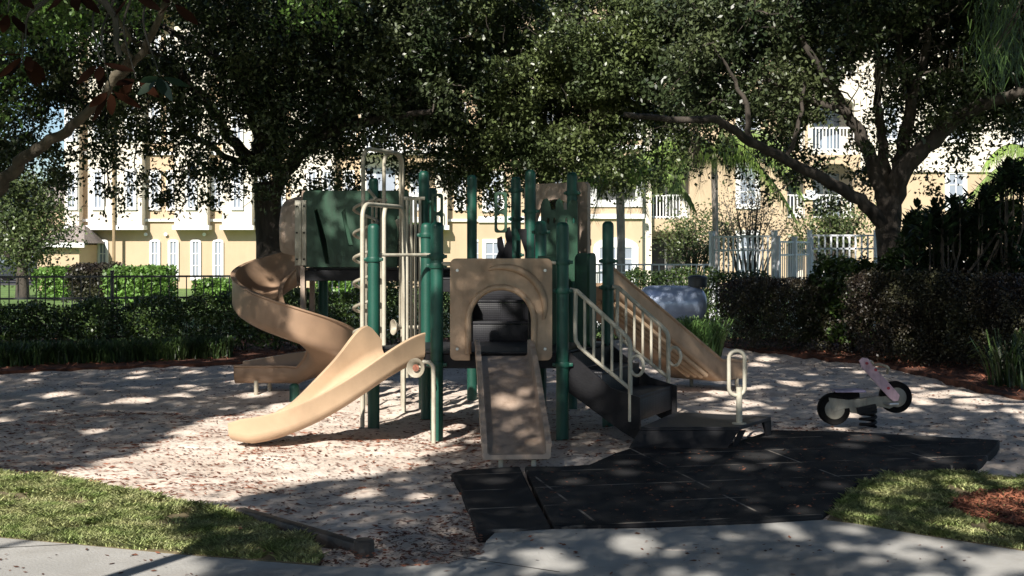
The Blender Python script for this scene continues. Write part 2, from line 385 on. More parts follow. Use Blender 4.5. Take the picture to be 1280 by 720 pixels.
# turf areas
turf_l = GP([(-60, 592), (0, 597), (90, 607), (180, 625), (260, 641), (330, 662), (385, 683), (405, 700), (398, 713), (210, 699), (110, 689), (0, 679), (-60, 675)])
turf_r = GP([(1034, 656), (1050, 637), (1075, 612), (1110, 598), (1150, 596), (1225, 600), (1300, 603), (1420, 610), (1420, 712), (1280, 695), (1150, 675)])
mulch_r = GP([(1185, 640), (1205, 628), (1250, 622), (1320, 620), (1320, 668), (1270, 668), (1210, 655)])
def turf(poly, name):
    c = (sum(p[0] for p in poly)/len(poly), sum(p[1] for p in poly)/len(poly))
    MB().prism(poly, -.05, .034).build(name, M['soil'], smooth=False, kind='structure')
turf(turf_l, 'turf_soil'); turf(turf_r, 'turf_soil')
MB().prism(mulch_r, -.05, .042).build('mulch_patch', M['mulchbed'], smooth=False, kind='structure')
def blades(polys, n, name, label, h=(.014, .038), avoid=None, w=.0035):
    xs, ys = [], []
    for p in polys:
        A = abs(sum(p[i][0]*p[(i+1) % len(p)][1]-p[(i+1) % len(p)][0]*p[i][1] for i in range(len(p))))/2
        x, y = rand_in(p, int(n*A)); xs.append(x); ys.append(y)
    x = np.concatenate(xs); y = np.concatenate(ys)
    k = (vnoise(x*4, y*4)*.6+vnoise(x*11, y*11)*.4) > .29+.13*rng.random(len(x))
    if avoid: k &= ~(inpoly(x, y, avoid) & (rng.random(len(x)) > .10))
    x, y = x[k], y[k]; N = len(x)
    H = rng.uniform(*h, N)*(.6+.8*vnoise(x*5+4, y*5)); az = rng.uniform(0, 2*np.pi, N); lean = rng.uniform(.4, 2.0, N)*H
    ux, uy = np.cos(az), np.sin(az); px, py = -uy*w, ux*w
    z0 = np.full(N, .034)
    a = np.stack([x-px, y-py, z0], 1); b = np.stack([x+px, y+py, z0], 1)
    m1 = np.stack([x+ux*lean*.4+px*.8, y+uy*lean*.4+py*.8, z0+H*.65], 1); m2 = np.stack([x+ux*lean*.4-px*.8, y+uy*lean*.4-py*.8, z0+H*.65], 1)
    t = np.stack([x+ux*lean, y+uy*lean, z0+H], 1)
    o = quads_obj(name, np.stack([a, b, m1, t, m2], 1), 5, M['blade'], rng.uniform(.5, 1.4, N)); tag(o, label, 'grass', kind='stuff')
blades([turf_l], 16000, 'grass', 'sunlit short grass strip left of the sand pit beside the path')
blades([turf_r], 15000, 'grass', 'patchy grass on the right between black mat and path', avoid=mulch_r)
# mulch beds behind the sand
bed_l = GP([(-400, 486), (0, 468), (120, 463), (300, 456), (420, 450), (470, 441)])+[(-2, 24), (-12, 24)]
bed_r = GP([(1500, 520), (1300, 506), (1262, 500), (1200, 482), (1100, 458), (1000, 447), (900, 436), (820, 428), (700, 426), (470, 441)])+[(-2, 24), (12, 24), (14, 18)]
MB().prism(bed_l, -.08, .045).build('mulch_bed', M['mulchbed'], smooth=False, kind='structure')
MB().prism(bed_r, -.08, .05).build('mulch_bed', M['mulchbed'], smooth=False, kind='structure')
MB().add([(-30, 24, -.02), (30, 24, -.02), (30, 62, -.02), (-30, 62, -.02)], [(0, 1, 2, 3)]).build('far_lawn', M['lawn'], kind='structure')
MB().add([(-60, 62, -.015), (-19.5, 62, -.015), (-17, 200, -.015), (-90, 200, -.015)], [(0, 1, 2, 3)]).build('road', M['asphalt'], kind='structure')

def litter(n, region, name, label, size, m, z=None, lo=.4, hi=1.5, dens=None):
    x, y = rand_in(region, n)
    if dens is not None:
        k = rng.random(len(x)) < dens(x, y); x, y = x[k], y[k]
    zz = (sand_h(x, y)+.006) if z is None else np.full(len(x), z)
    N = len(x); L = rng.uniform(*size, N); P = np.stack([x, y, zz+rng.uniform(0, .006, N)], 1)
    az = rng.uniform(0, 2*np.pi, N); t = rng.normal(0, .25, N); d = np.stack([np.cos(az), np.sin(az), t*.6], 1)
    s = np.stack([-np.sin(az), np.cos(az), rng.normal(0, .35, N)], 1); W = L*rng.uniform(.3, .6, N)
    V = np.stack([P-d*L[:, None]/2, P+s*W[:, None]/2, P+d*L[:, None]/2, P-s*W[:, None]/2], 1)
    V[:, :, 2] = np.maximum(V[:, :, 2], zz[:, None]+.001)
    o = quads_obj(name, V, 4, m, rng.uniform(lo, hi, N)); tag(o, label, 'fallen leaves', kind='stuff'); return o
sandreg = [(-8, 6.6), (8, 6.6), (9, 20), (-9, 20)]
litter(52000, sandreg, 'leaf_litter', 'small brown oak leaves scattered over the pale sand', (.012, .05), M['litter'], dens=lambda x, y: .25+.9*vnoise(x*1.3, y*1.3)*(y < 13)+.2)
def needles(region, n, label, hi=.085):
    x, y = rand_in(region, n); k = rng.random(len(x)) < .15+1.1*np.clip(vnoise(x*1.6+20, y*2.2)-.35, 0, 1)*2; x, y = x[k], y[k]; N = len(x)
    L = rng.uniform(.03, hi, N); az = rng.normal(0, .8, N); P = np.stack([x, y, sand_h(x, y)+.007], 1); d = np.stack([np.cos(az), np.sin(az), rng.normal(0, .06, N)], 1); s_ = np.stack([-np.sin(az), np.cos(az), rng.normal(0, .3, N)], 1); W = rng.uniform(.003, .008, N)
    V = np.stack([P-d*L[:, None]/2, P+s_*W[:, None], P+d*L[:, None]/2, P-s_*W[:, None]], 1); o = quads_obj('pine_straw', V, 4, M['chip'], rng.uniform(.4, 1.3, N)); tag(o, label, 'pine straw', kind='stuff')
needles([(-6, 7.5), (2, 7.5), (3, 13), (-7, 14)], 26000, 'reddish pine straw strewn in drifts over the sunlit sand')
nearreg = GP([(395, 700), (420, 690), (600, 640), (605, 700), (560, 714), (470, 719), (400, 714)])
litter(1500, nearreg, 'leaf_litter', 'dense brown leaf litter gathered on sand next to the path', (.012, .035), M['litter'], z=.036)
strip = GP([(564, 600), (578, 596), (638, 592), (650, 592), (664, 622), (689, 669), (640, 672), (597, 675), (585, 645), (573, 612)])
main = GP([(656, 592), (700, 592), (735, 590), (768, 575), (795, 566), (900, 566), (965, 545), (1060, 547), (1250, 558), (1246, 566), (1222, 590), (1110, 592), (1060, 622), (1027, 656), (950, 662), (800, 667), (692, 669), (672, 628)])
litter(900, main, 'leaf_litter', 'few dry leaves and mulch bits scattered on the wide black mat', (.012, .04), M['litter'], z=.057)
litter(160, [(-4, 6.5)]+pp[2:12]+[(5, 6.5)], 'leaf_litter', 'few dry leaves lying on the concrete path', (.012, .045), M['litter'], z=.037)
def chips(region, n, label, z, size=(.02, .07), cat='mulch'):
    x, y = rand_in(region, n); N = len(x); L = rng.uniform(*size, N)
    P = np.stack([x, y, z+rng.uniform(.002, .03, N)], 1); az = rng.uniform(0, 6.28, N)
    d = np.stack([np.cos(az), np.sin(az), rng.normal(0, .3, N)], 1); s = np.stack([-np.sin(az), np.cos(az), rng.normal(0, .4, N)], 1); W = L*.2
    V = np.stack([P-d*L[:, None]/2, P+s*W[:, None]/2, P+d*L[:, None]/2, P-s*W[:, None]/2], 1)
    o = quads_obj('mulch_chips', V, 4, M['chip'], rng.uniform(.35, 1.5, N)); tag(o, label, cat, kind='stuff')
chips(mulch_r, 3500, 'bright red-brown mulch patch in the right-hand grass', .042)
chips(bed_r, 14000, 'reddish pine mulch under the right-hand and middle hedges', .05, (.03, .11))
chips(bed_l, 7000, 'dark reddish mulch along the foot of the left hedge', .045, (.03, .11))

# ================================================================== MATS & EDGING
MB().prism(strip, -.02, .052).build('rubber_mat', M['mats'], smooth=False, bevel=.012, label='narrow black rubber mat strip left of the sandy gap below the slide', cat='rubber mat')
MB().prism(main, -.02, .055).build('rubber_mat', M['mats'], smooth=False, bevel=.012, label='wide black rubber mat reaching from the slide to the right-hand grass', cat='rubber mat')
e0, e1 = Vector((*gpt(300, 650), .03)), Vector((*gpt(455, 697), .03))
em = MB(); dvec = (e1-e0).normalized(); rz = math.atan2(dvec.y, dvec.x); L_ = (e1-e0).length
em.box((e0+e1)/2+Vector((0, 0, .005)), (L_, .075, .085), rz, .012)
em.lathe(e1+Vector((0, 0, -.05)), [(0, 0), (.055, 0), (.055, .11), (.045, .12), (0, .12)], 16)
em.build('garden_edging', M['edging'], label='black plastic landscape timber lying between grass and sand', cat='edging')

# ================================================================== PLAY STRUCTURE
PS = empty('play_structure', (0, 12.5, 0), 'green and tan playground climbing structure with four slides standing on the sand', 'play structure')
PR = .055
def post(x, y, h, z0=-.1, par=PS, collars=()):
    b = MB(); pr = [(PR, z0), (PR, h-.05), (PR*.97, h-.03), (PR*.8, h-.012), (PR*.5, h-.002), (0, h)]
    b.lathe((x, y, 0), pr, 24); p = b.build('post', M['post'], par)
    for zc in collars:
        c = MB(); c.lathe((x, y, zc), [(PR, -.022), (PR+.012, -.022), (PR+.014, -.015), (PR+.014, .015), (PR+.012, .022), (PR, .022)], 24)
        c.box((x+PR+.018, y-.02, zc), (.035, .04, .03), 0, .005); c.box((x-PR-.018, y-.01, zc), (.03, .035, .03), 0, .005)
        c.build('clamp', M['post'], p)
    return p
P1 = (X(546, 11.5), 11.5); P2 = (X(703, 11.5), 11.5); P3 = (X(467, 12.17), 12.17); P4 = (X(676, 12.8), 12.8); P5 = (X(760, 12.56), 12.56); P6 = (X(533, 12.75), 12.75)
post(*P1, 1.90, collars=(1.60, 1.52, .66)); post(*P2, 1.90, collars=(1.55, 1.30, .66)); post(*P3, 1.90, collars=(1.57,)); post(*P4, 1.94, collars=(1.83,))
post(*P5, 1.93, collars=(1.55, 1.30)); post(*P6, 1.92, collars=(1.80, 1.61))
TA = (X(530, 13.6), 13.6); TG = (X(590, 14.5), 14.5); TC = (X(645, 14.7), 14.7); TB = (X(663, 13.4), 13.4); TF = (X(715, 13.8), 13.8); TL = (X(467, 14.9), 14.9)
for p_, h_, cl in [(TA, 2.47, (2.15, 1.9)), (TG, 2.48, ()), (TC, 2.47, (2.32, 2.0, 1.6)), (TB, 2.47, (2.05,)), (TF, 2.47, (2.25, 1.3)), (TL, 2.47, (1.9,))]: post(*p_, h_, collars=cl)
post(-.95, 15.75, 2.4); post(-2.25, 15.75, 1.44)
post(X(368, 14.6), 14.6, .18)
def deck(poly, z, name='deck'):
    b = MB(); b.prism(poly, z-.02, z); d = b.build(name, M['perf'], PS, smooth=False, bevel=.006)
    e = MB(); n = len(poly)
    for i in range(n):
        A = Vector((*poly[i], z-.07)); B = Vector((*poly[(i+1) % n], z-.07)); t = (B-A); L = t.length; c = (A+B)/2
        nrm = Vector((-t.y, t.x, 0)).normalized(); cen = Vector((sum(p[0] for p in poly)/n, sum(p[1] for p in poly)/n, z-.07))
        if nrm.dot(cen-c) < 0: nrm = -nrm
        e.box(c+nrm*.025-Vector((0, 0, .016)), (L-.1, .035, .12), math.atan2(t.y, t.x), .004)
    e.build('skirt', M['black'], d, smooth=False)
    return d
DZ = .77; HZ = 1.37
deck([P3, P1, P2, P5, P4, P6], DZ)
deck([TA, TB, TF, (X(700, 14.7), 14.75), TC, TG], HZ)
deck([(-2.4, 15.02), (-1.56, 15.02), (-.95, 14.9), (-.907, 14.0), TG, (-.5, 15.8), (-2.4, 15.8)], 1.45)
# black steps from the low deck to the high deck
for k, (y0, y1, z1) in enumerate([(12.85, 13.1, .96), (13.1, 13.34, 1.16), (13.34, 13.6, 1.33)]):
    b = MB(); xl, xr = X(590, 13.0)+.0, X(660, 13.1)
    b.b2(xl, xr, y0, y1, z1-.03, z1, .008); b.b2(xl, xr, y0+.002, y0+.03, z1-.2, z1-.032, .004)
    b.build('step', M['perf'], PS)
for xs_ in (X(590, 13)-.03, X(660, 13.1)+.005): MB().b2(xs_, xs_+.025, 12.8, 13.6, .8, 1.25).build('side_plate', M['black'], PS)
# climbing steps with black curved plates left of post
for xx, zt in ((X(618, 14), 1.80), (X(628, 14), 1.90)):
    out = [(0, 0), (.10, 0), (.10, zt-1.3-.10), (.075, zt-1.3), (.03, zt-1.3-.02), (.03, zt-1.3-.1), (.045, zt-1.3-.16), (0, zt-1.3-.26)]
    b = MB(); b.plate(out, (xx, 14.0, 1.3), (.8, .3, 0), (0, 0, 1), .03); b.build('foot_loop', M['black'], PS)

# sweeps
def uprof(w, hl, hr, t=.03, rad=.07, lip=.02):
    """U section in (side, up): left wall hl, right wall hr"""
    P = []
    W = w/2
    P += [(-W-lip, hl-.02), (-W, hl-.035), (-W, rad)]
    for a in (200, 225, 250, 270): P.append((-W+rad+rad*math.cos(R(a)), rad+rad*math.sin(R(a))))
    for a in (270, 290, 315, 340): P.append((W-rad+rad*math.cos(R(a)), rad+rad*math.sin(R(a))))
    P += [(W, rad), (W, hr-.035), (W+lip, hr-.02), (W+lip, hr-.005), (W, hr), (W-t, hr-.005), (W-t, rad+t)]
    for a in (340, 315, 290, 270): P.append((W-t-rad+rad*math.cos(R(a)), t+rad+rad*math.sin(R(a))))
    for a in (270, 250, 225, 200): P.append((-W+t+rad+rad*math.cos(R(a)), t+rad+rad*math.sin(R(a))))
    P += [(-W+t, rad+t), (-W+t, hl-.005), (-W, hl), (-W-lip, hl-.005)]
    return P
def place(prof, c, heading):
    h = Vector((heading[0], heading[1], 0)).normalized(); s = Vector((h.y, -h.x, 0))   # s = right-hand side when moving
    c = Vector(c); return [c+s*a+Vector((0, 0, b)) for a, b in prof]
def bez(p0, p1, p2, p3, t):
    u = 1-t; return tuple(u**3*a+3*u*u*t*b+3*u*t*t*c+t**3*d for a, b, c, d in zip(p0, p1, p2, p3))
def sm(t): t = min(1, max(0, t)); return t*t*(3-2*t)
# 1 curved slide, front left
N_ = 36; c0 = ((P1[0]+P3[0])/2-.02, (P1[1]+P3[1])/2-.02); c1 = (c0[0]-.33, c0[1]-.36); c3 = (-2.26, 11.24); c2 = (-1.70, 11.00)
L = []
for i in range(N_+1):
    t = i/N_; p = bez(c0, c1, c2, c3, t); q = bez(c0, c1, c2, c3, min(1, t+.01)); q0 = bez(c0, c1, c2, c3, max(0, t-.01))
    hd = (q[0]-q0[0], q[1]-q0[1])
    zb = .66+(.04-.66)*(sm(t*1.05)*.75+.25*min(1, t*1.1)) if t < .92 else None
    if zb is None: zb = .04+.02*((t-.92)/.08)
    else: zb = max(.035, zb)
    # right wall (far, towards post P3) is tall near the entry, left wall is nearest the camera
    bump = math.exp(-((t-.16)/.15)**2)
    hr = .27+.10*bump-.06*t-.03*(t > .9); hl = .27+.0*bump-.05*t
    if t < .10: hr -= .30*(1-t/.10)*.4
    if t > .93: hl -= (t-.93)*.9; hr -= (t-.93)*.9
    L.append(place(uprof(.60-.06*t, hl, hr, .035, .09, .006), (p[0], p[1], zb), hd))
b = MB(); b.loops(L); cs = b.build('curved_slide', M['tan'], PS, auto=50); cs['label'] = 'clean sunlit tan curved slide'
# 2 straight slide
N_ = 30; L = []
for i in range(N_+1):
    t = i/N_; x = -.075+.11*t; y = 11.47-1.66*t
    zb = .70-.60*(.30*t+.70*sm(t*1.02)) if t < .93 else .10
    zb = max(zb, .10)
    h = .18+.05*math.sin(t*math.pi*1.0)-(.0 if t < .9 else (t-.9)*.6)
    L.append(place(uprof(.49+.02*t, h, h, .036, .025, .008), (x, y, zb), (.066, -1)))
b = MB(); b.loops(L); ss = b.build('straight_slide', M['brown'], PS, auto=50)
for xx in (X(626, 9.95), X(667, 9.95)): MB().tube([(xx, 9.93, -.06), (xx, 9.93, .12)], .02, 12).build('leg', M['cream'], ss)
MB().b2(-.2, .27, 9.88, 9.95, .085, .105, .008).build('brace', M['black'], ss)
# 3 spiral slide
SCX, SCY, SR = X(368, 14.95), 14.95, .42
L = []
for i in range(61):
    a = 90+360*i/60; c = (SCX+SR*math.cos(R(a)), SCY+SR*math.sin(R(a))); f = i/60
    hd = (-math.sin(R(a)), math.cos(R(a)))
    zb = 1.24-1.12*f+.03*math.sin(f*6)
    L.append(place(uprof(.54, .22, .46-.12*f, .035, .12), (c[0], c[1], zb), hd))   # moving ccw: outer is on the right
for k in range(1, 7):
    L.append(place(uprof(.54, .22, .34-.02*k, .035, .12), (SCX-.12*k, SCY+SR, .12), (-1, 0)))
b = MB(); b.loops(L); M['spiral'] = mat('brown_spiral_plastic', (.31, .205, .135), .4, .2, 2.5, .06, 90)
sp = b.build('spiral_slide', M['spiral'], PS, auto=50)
for px_, yy in ((317, 14.95), (334, 15.15)): MB().tube([(X(px_, yy), yy+.15, -.05), (X(px_, yy), yy+.15, .16)], .025, 12).build('leg', M['cream_shade'], sp)
# hood of the spiral slide (arch in the YZ plane)
def arch_outline(w, h, r):
    o = [(-w/2, 0), (w/2, 0)]
    for a in range(0, 91, 15): o.append((w/2-r+r*math.cos(R(a)), h-r+r*math.sin(R(a))))
    for a in range(90, 181, 15): o.append((-w/2+r+r*math.cos(R(a)), h-r+r*math.sin(R(a))))
    return o
def opening(w, h):
    o = [(-w/2, .02), (w/2, .02)]
    for a in range(0, 181, 15): o.append((w/2*math.cos(R(a)), h-w/2+w/2*math.sin(R(a))))
    return o
b = MB()
b.plate(arch_outline(.80, 1.42, .22), (-2.40, 15.36, .92), (0, 1, 0), (0, 0, 1), .05, [opening(.56, 1.15)])
hl = []
for xx, sc in ((-2.42, 1.0), (-2.50, .99), (-2.62, .90), (-2.66, .78)):
    o_ = []
    for a in range(-40, 221, 13): o_.append((xx, 15.36+.36*sc*math.cos(R(a)), 1.86+.42*sc*math.sin(R(a))))
    for a in range(220, -41, -13): o_.append((xx, 15.36+.33*sc*math.cos(R(a)), 1.86+.39*sc*math.sin(R(a))))
    hl.append(o_)
b.loops(hl); b.build('slide_hood', M['brown'], PS)
b = MB(); b.b2(-2.46, -2.33, 14.945, 14.965, 1.48, 2.22, .004); b.b2(-2.405, -2.385, 14.92, 14.95, 1.5, 2.2, .003)
br = b.build('bracket', M['cream'], PS)
for zz in (1.55, 1.85, 2.15):
    for xx in (-2.435, -2.355): MB().lathe((xx, 14.943, zz), [(0, -.004), (.012, -.004), (.012, .004)], 8, (0, 1, 0)).build('bolt', M['black'], br)
# 4 double slide going back right
s0 = Vector((X(722, 14.15), 14.15, 0)); s1 = Vector((X(900, 16.1), 16.1, 0)); hd = (s1-s0).normalized(); L = []
for i in range(31):
    t = i/30; p = s0.lerp(s1, t); zb = 1.27-1.16*(t/.80) if t < .80 else .11
    h = .27
    if t > .85: h = .27-(t-.85)*.3
    L.append(place(uprof(.80, h, h, .035, .05), (p.x, p.y+.05, max(zb, .11)), (hd.x, hd.y)))
b = MB(); b.loops(L); ds = b.build('wide_slide', M['tan_dark'], PS, auto=50)
sd = Vector((hd.y, -hd.x, 0)); b = MB()
for k, (off, dz_) in enumerate([(.33, -.03), (.26, -.05), (.17, -.05), (.07, -.05)]):
    pts = []
    for i in range(12):
        t = .1+.62*i/11; p = s0.lerp(s1, t); pts.append(p+sd*off+Vector((0, .05, 1.27-1.16*t/.8+dz_)))
    b.tube(pts, .028, 8)
b.build('underside_rib', M['tan'], ds)
for t_, o_ in ((.95, .33), (.95, -.33)):
    p = s0.lerp(s1, t_)+sd*o_; MB().tube([(p.x, p.y, -.05), (p.x, p.y, .15)], .025, 10).build('leg', M['cream_shade'], ds)
# hood for the wide slide
u_ = Vector((-hd.y, hd.x, 0)); ho = Vector((X(694, 14.1), 14.1, 1.35))
b = MB(); b.plate(arch_outline(.9, 1.02, .06), ho, u_, (0, 0, 1), .05, [opening(.6, .85)]); b.build('slide_hood', M['brown'], PS)
b = MB(); b.plate([(-.05, -.3), (.4, -.3), (.4, .25)]+[(.05+.35*math.cos(R(a)), .25+.42*math.sin(R(a))) for a in range(15, 91, 15)]+[(-.05, .67)], Vector((X(705, 14.3), 14.3, 1.5)), hd, (0, 0, 1), .04)
b.build('hood_wing', M['brown'], PS)
# arch panel at the front
AX = (X(563, 11.5), X(690, 11.5)); ac = (AX[0]+AX[1])/2; aw = AX[1]-AX[0]; az0 = .70; ah = 1.583-.70
def rrect(w, h, r):
    o = []
    for cx, cy, a0 in ((w/2-r, r, -90), (w/2-r, h-r, 0), (-w/2+r, h-r, 90), (-w/2+r, r, 180)):
        for k in range(6): a = a0+18*k; o.append((cx+r*math.cos(R(a)), cy+r*math.sin(R(a))))
    return o
ow = .54; oh = .62
op = [(-ow/2, 0.0)]+[(-ow/2+(0), oh-.22)]
hole = [(ow/2+0.0, -.02)]
for a in range(0, 181, 12): hole.append((ow/2*math.cos(R(a)), oh-ow/2+ow/2*math.sin(R(a))))
hole.append((-ow/2, -.02))
# panel outline with the doorway cut from below
out = []
r_ = .05
for cx, cy, a0 in ((aw/2-r_, r_, -90), (aw/2-r_, ah-r_, 0), (-aw/2+r_, ah-r_, 90), (-aw/2+r_, r_, 180)):
    for k in range(6): a = a0+18*k; out.append((cx+r_*math.cos(R(a)), cy+r_*math.sin(R(a))))
door = [(-ow/2, 0)]+[(ow/2*math.cos(R(a)), oh-ow/2+ow/2*math.sin(R(a))) for a in range(180, -1, -10)]+[(ow/2, 0)]
b = MB(); b.plate(out+door, (ac+.0, 11.50, az0), (1, 0, 0), (0, 0, 1), .07)
ap = b.build('arch_panel', M['tan_dark'], PS, bevel=.015)
b = MB()
pts = [(ac-ow/2-.015, 11.425, az0+.06)]+[(ac+(ow/2+.015)*math.cos(R(a)), 11.425, az0+oh-ow/2+(ow/2+.015)*math.sin(R(a))) for a in range(180, -1, -12)]+[(ac+ow/2+.015, 11.425, az0+.06)]
b.tube(pts, .028, 10); b.build('arch_rim', M['tan_dark'], ap)
b = MB(); pts = [(ac+.02+.36*math.cos(R(a)), 11.428, az0+.45+.36*math.sin(R(a))) for a in range(-15, 120, 9)]
b.tube(pts, [.012, .03, .035, .035, .035, .03, .01], 10); b.build('swirl_ridge', M['tan_dark'], ap)
for bx_, bz_ in ((-.38, .10), (-.38, .78), (.38, .10), (.38, .78)): MB().lathe((ac+bx_, 11.428, az0+bz_), [(0, -.006), (.012, -.006), (.016, .003)], 10, (0, 1, 0)).build('bolt', M['steel'], ap)
# cream rods
b = MB(); b.tube([(P3[0], P3[1], 1.61), (P6[0]+.04, P6[1]-.15, 1.61)], .016, 10); b.build('rail', M['cream'], PS)
for x0, x1, zz in ((P1[0], AX[0], 1.535), (AX[1], P2[0], 1.545)): MB().tube([(x0, 11.49, zz), (x1+.0, 11.46, zz)], .018, 10).build('rail', M['cream'], PS)
# arch climbers
def hoop(xl, yl, xr, yr, z0, z1, r=.021, rad=.13, name='climber_hoop', m='cream_shade'):
    u = Vector((xr-xl, yr-yl, 0)); W = u.length; u.normalize(); pts = [Vector((xl, yl, z0))]
    for a in range(180, 89, -15): pts.append(Vector((xl, yl, z1-rad))+u*(rad+rad*math.cos(R(a)))+Vector((0, 0, rad*math.sin(R(a)))))
    for a in range(90, -1, -15): pts.append(Vector((xl, yl, z1-rad))+u*(W-rad+rad*math.cos(R(a)))+Vector((0, 0, rad*math.sin(R(a)))))
    pts.append(Vector((xr, yr, z0)))
    MB().tube(pts, r, 12).build(name, M[m], PS)
hoop(X(453, 12.25), 12.25, X(505, 13.2), 13.2, -.05, Z(256, 12.5), m='cream')
hoop(X(454, 13.4), 13.4, X(503, 14.2), 14.2, -.05, Z(188, 13.7))
hoop(X(480, 12.9), 12.9, X(505, 13.6), 13.6, .6, Z(257, 13.0), m='cream')
hoop(X(480, 14.1), 14.1, X(501, 14.3), 14.3, .8, Z(190, 14.2))
b = MB()
for px_ in (509, 514, 519.5, 525): b.tube([(X(px_, 13.5), 13.5, .35), (X(px_, 13.5), 13.5, Z(249, 13.5))], .016, 8)
b.tube([(X(505, 13.5), 13.5, Z(248, 13.5)), (X(531, 13.5), 13.5, Z(248, 13.5))], .018, 8); b.build('bar_panel', M['cream'], PS)
b = MB()
for px_ in (465.5, 470.5, 476.5, 481): b.tube([(X(px_, 14.3), 14.3, .45), (X(px_, 14.3), 14.3, Z(250, 14.3))], .014, 8)
b.tube([(X(463, 14.3), 14.3, Z(250, 14.3)), (X(484, 14.3), 14.3, Z(250, 14.3))], .016, 8); b.build('bar_panel', M['cream_shade'], PS)
b = MB(); hx = X(457, 14.0); pts = []
for i in range(0, 16*7):
    a = i/16*2*math.pi; pts.append((hx+.125*math.cos(a), 14.0+.125*math.sin(a), .38+.262*i/16))
pts.append((hx+.03, 14.0, pts[-1][2]+.1))
b.tube(pts, .017, 8); b.tube([(hx, 14.0, -.05), (hx, 14.0, 2.0)], .02, 8); b.build('corkscrew_climber', M['cream_shade'], PS)
# light tan pole seen through the tower
MB().tube([at(497, 275, 14.9), at(515, 330, 14.7)], .03, 8).build('rail', M['cream'], PS)
# green wall panel of the bridge
b = MB(); b.plate([(0, 0), (1.07, 0), (1.07, .58), (1.2, .60), (1.2, .87), (.03, .87), (0, .84)], (-2.37, 14.99, 1.46), (1, 0, 0), (0, 0, 1), .03,
                  [[(.20, .30), (.26, .04), (.30, .04), (.26, .32), (.16, .66), (.13, .64)], [(.44, .62), (.52, .24), (.57, .24), (.50, .50), (.48, .66)]])
b.build('wall_panel', M['hdpe'], PS, bevel=.004)
b = MB(); b.b2(-2.36, -1.2, 15.78, 15.81, 1.46, 2.3); b.build('wall_panel', M['hdpe'], PS, bevel=.004)
b = MB(); b.plate([(0, 0), (.5, 0), (.5, .62), (0, .62)], (X(497, 14.5), 14.6, 1.32), (.9, .2, 0), (0, 0, 1), .02); b.build('back_panel', M['black'], PS)
# green loop handles
def loop_handle(px0, px1, py0, py1, Y, split=True):
    x0, x1, z0, z1 = X(px0, Y), X(px1, Y), Z(py1, Y), Z(py0, Y); w_, h_ = x1-x0, z1-z0
    out = rrect(w_, h_, .03); hs = []
    for a_, c_ in ((.06, .46), (.54, .94)):
        hh = [(p[0], p[1]+h_*a_) for p in rrect(w_*.55, h_*(c_-a_), w_*.25)]; hs.append(hh)
    b = MB(); b.plate(out, ((x0+x1)/2, Y, z0), (1, 0, 0), (0, 0, 1), .03, hs); b.build('handle', M['hdpe'], PS, bevel=.004)
loop_handle(539, 554, 242, 292, 13.5); loop_handle(618, 634, 240, 291, 14.0)
# picket-shaped green panel
def pxpoly(L, Y): o = at(*L[0], Y); return [(at(a, c, Y).x-o.x, at(a, c, Y).z-o.z) for a, c in L], o
pk = [(676, 352), (676, 256), (679, 249), (684, 248), (687, 252), (689, 262), (694, 262), (695, 252), (699, 248), (703, 252), (705, 262), (709, 262), (711, 252), (716, 249), (722, 252), (722, 352)]
pl, o_ = pxpoly(pk, 13.45)
hs = []
for cx in (685, 693, 708, 717):
    h_, _ = pxpoly(pk[:1], 13.45); c_ = (at(cx, 276, 13.45).x-o_.x, at(cx, 276, 13.45).z-o_.z); hs.append([(c_[0]+.011*math.cos(R(a)), c_[1]+.03*math.sin(R(a))) for a in range(0, 360, 45)])
b = MB(); b.plate(pl, o_, (1, 0, 0), (0, 0, 1), .03, hs); b.build('picket_panel', M['hdpe'], PS, bevel=.004)
b = MB(); b.plate(rrect(.155, .86, .06), (X(737, 12.1), 12.05, .77), (.45, .89, 0), (0, 0, 1), .03); b.plate(rrect(.155, .86, .06), (X(730, 12.0), 12.3, .77), (.9, .3, 0), (0, 0, 1), .03)
b.build('side_panel', M['hdpe'], PS, bevel=.004)
b = MB(); b.plate([(0, 0), (.24, 0), (.24, .86), (0, .86)], (X(672, 12.4), 12.4, .74), (1, .05, 0), (0, 0, 1), .03); b.build('side_panel', M['hdpe'], PS, bevel=.004)
b = MB(); b.plate([(0, 0), (.32, 0), (.32, .5), (.16, .5), (0, .8)], (TB[0]-.3, 13.42, 1.5), (1, 0, 0), (0, 0, 1), .02); 
b = MB(); b.plate([(0, .62), (.18, .62), (.18, .05)], (TB[0]-.13, 13.38, 1.25), (1, 0, 0), (0, 0, 1), .02); b.build('brace', M['black'], PS)
b = MB(); b.box((X(735, 13.9), 13.9, Z(303, 13.9)), (.07, .02, .07), 0, .006); b.build('sticker', mat('red_sticker', (.35, .03, .02), .5, .1, 5), PS)
# talk tubes
def cone(c, ax, pole):
    b = MB(); b.lathe(c, [(.02, .09), (.03, .05), (.06, .015), (.082, 0), (.084, .006), (.065, .026), (.035, .06), (.025, .09)], 24, ax)
    f = b.build('talk_tube', M['cream_shade'], PS); MB().tube(pole, .019, 10).build('tube_pole', M['cream'], f)
    if len(pole) > 4: MB().lathe(Vector(c)+Vector(ax).normalized()*.012, [(0, -.004), (.03, -.004), (.03, .004), (0, .004)], 14, ax).build('tube_disc', M['chip2'], f)
M['chip2'] = mat('brown_disc', (.20, .07, .04), .7, .4, 40)
cy = 11.3; c = at(520, 459, cy)
cone(c+Vector((0, -.08, 0)), (.35, 1, 0), [c+Vector((.03, 0, .0)), at(530, 452, cy), at(537, 453, cy), at(541.5, 458, cy), at(542, 475, cy), at(542, 500, cy), (at(542, 500, cy).x, cy, -.05)])
c = at(491, 409, 13.9); cone(c, (1, .6, 0), [c+Vector((.05, .03, 0)), at(515, 409, 14), at(525, 409, 14)])
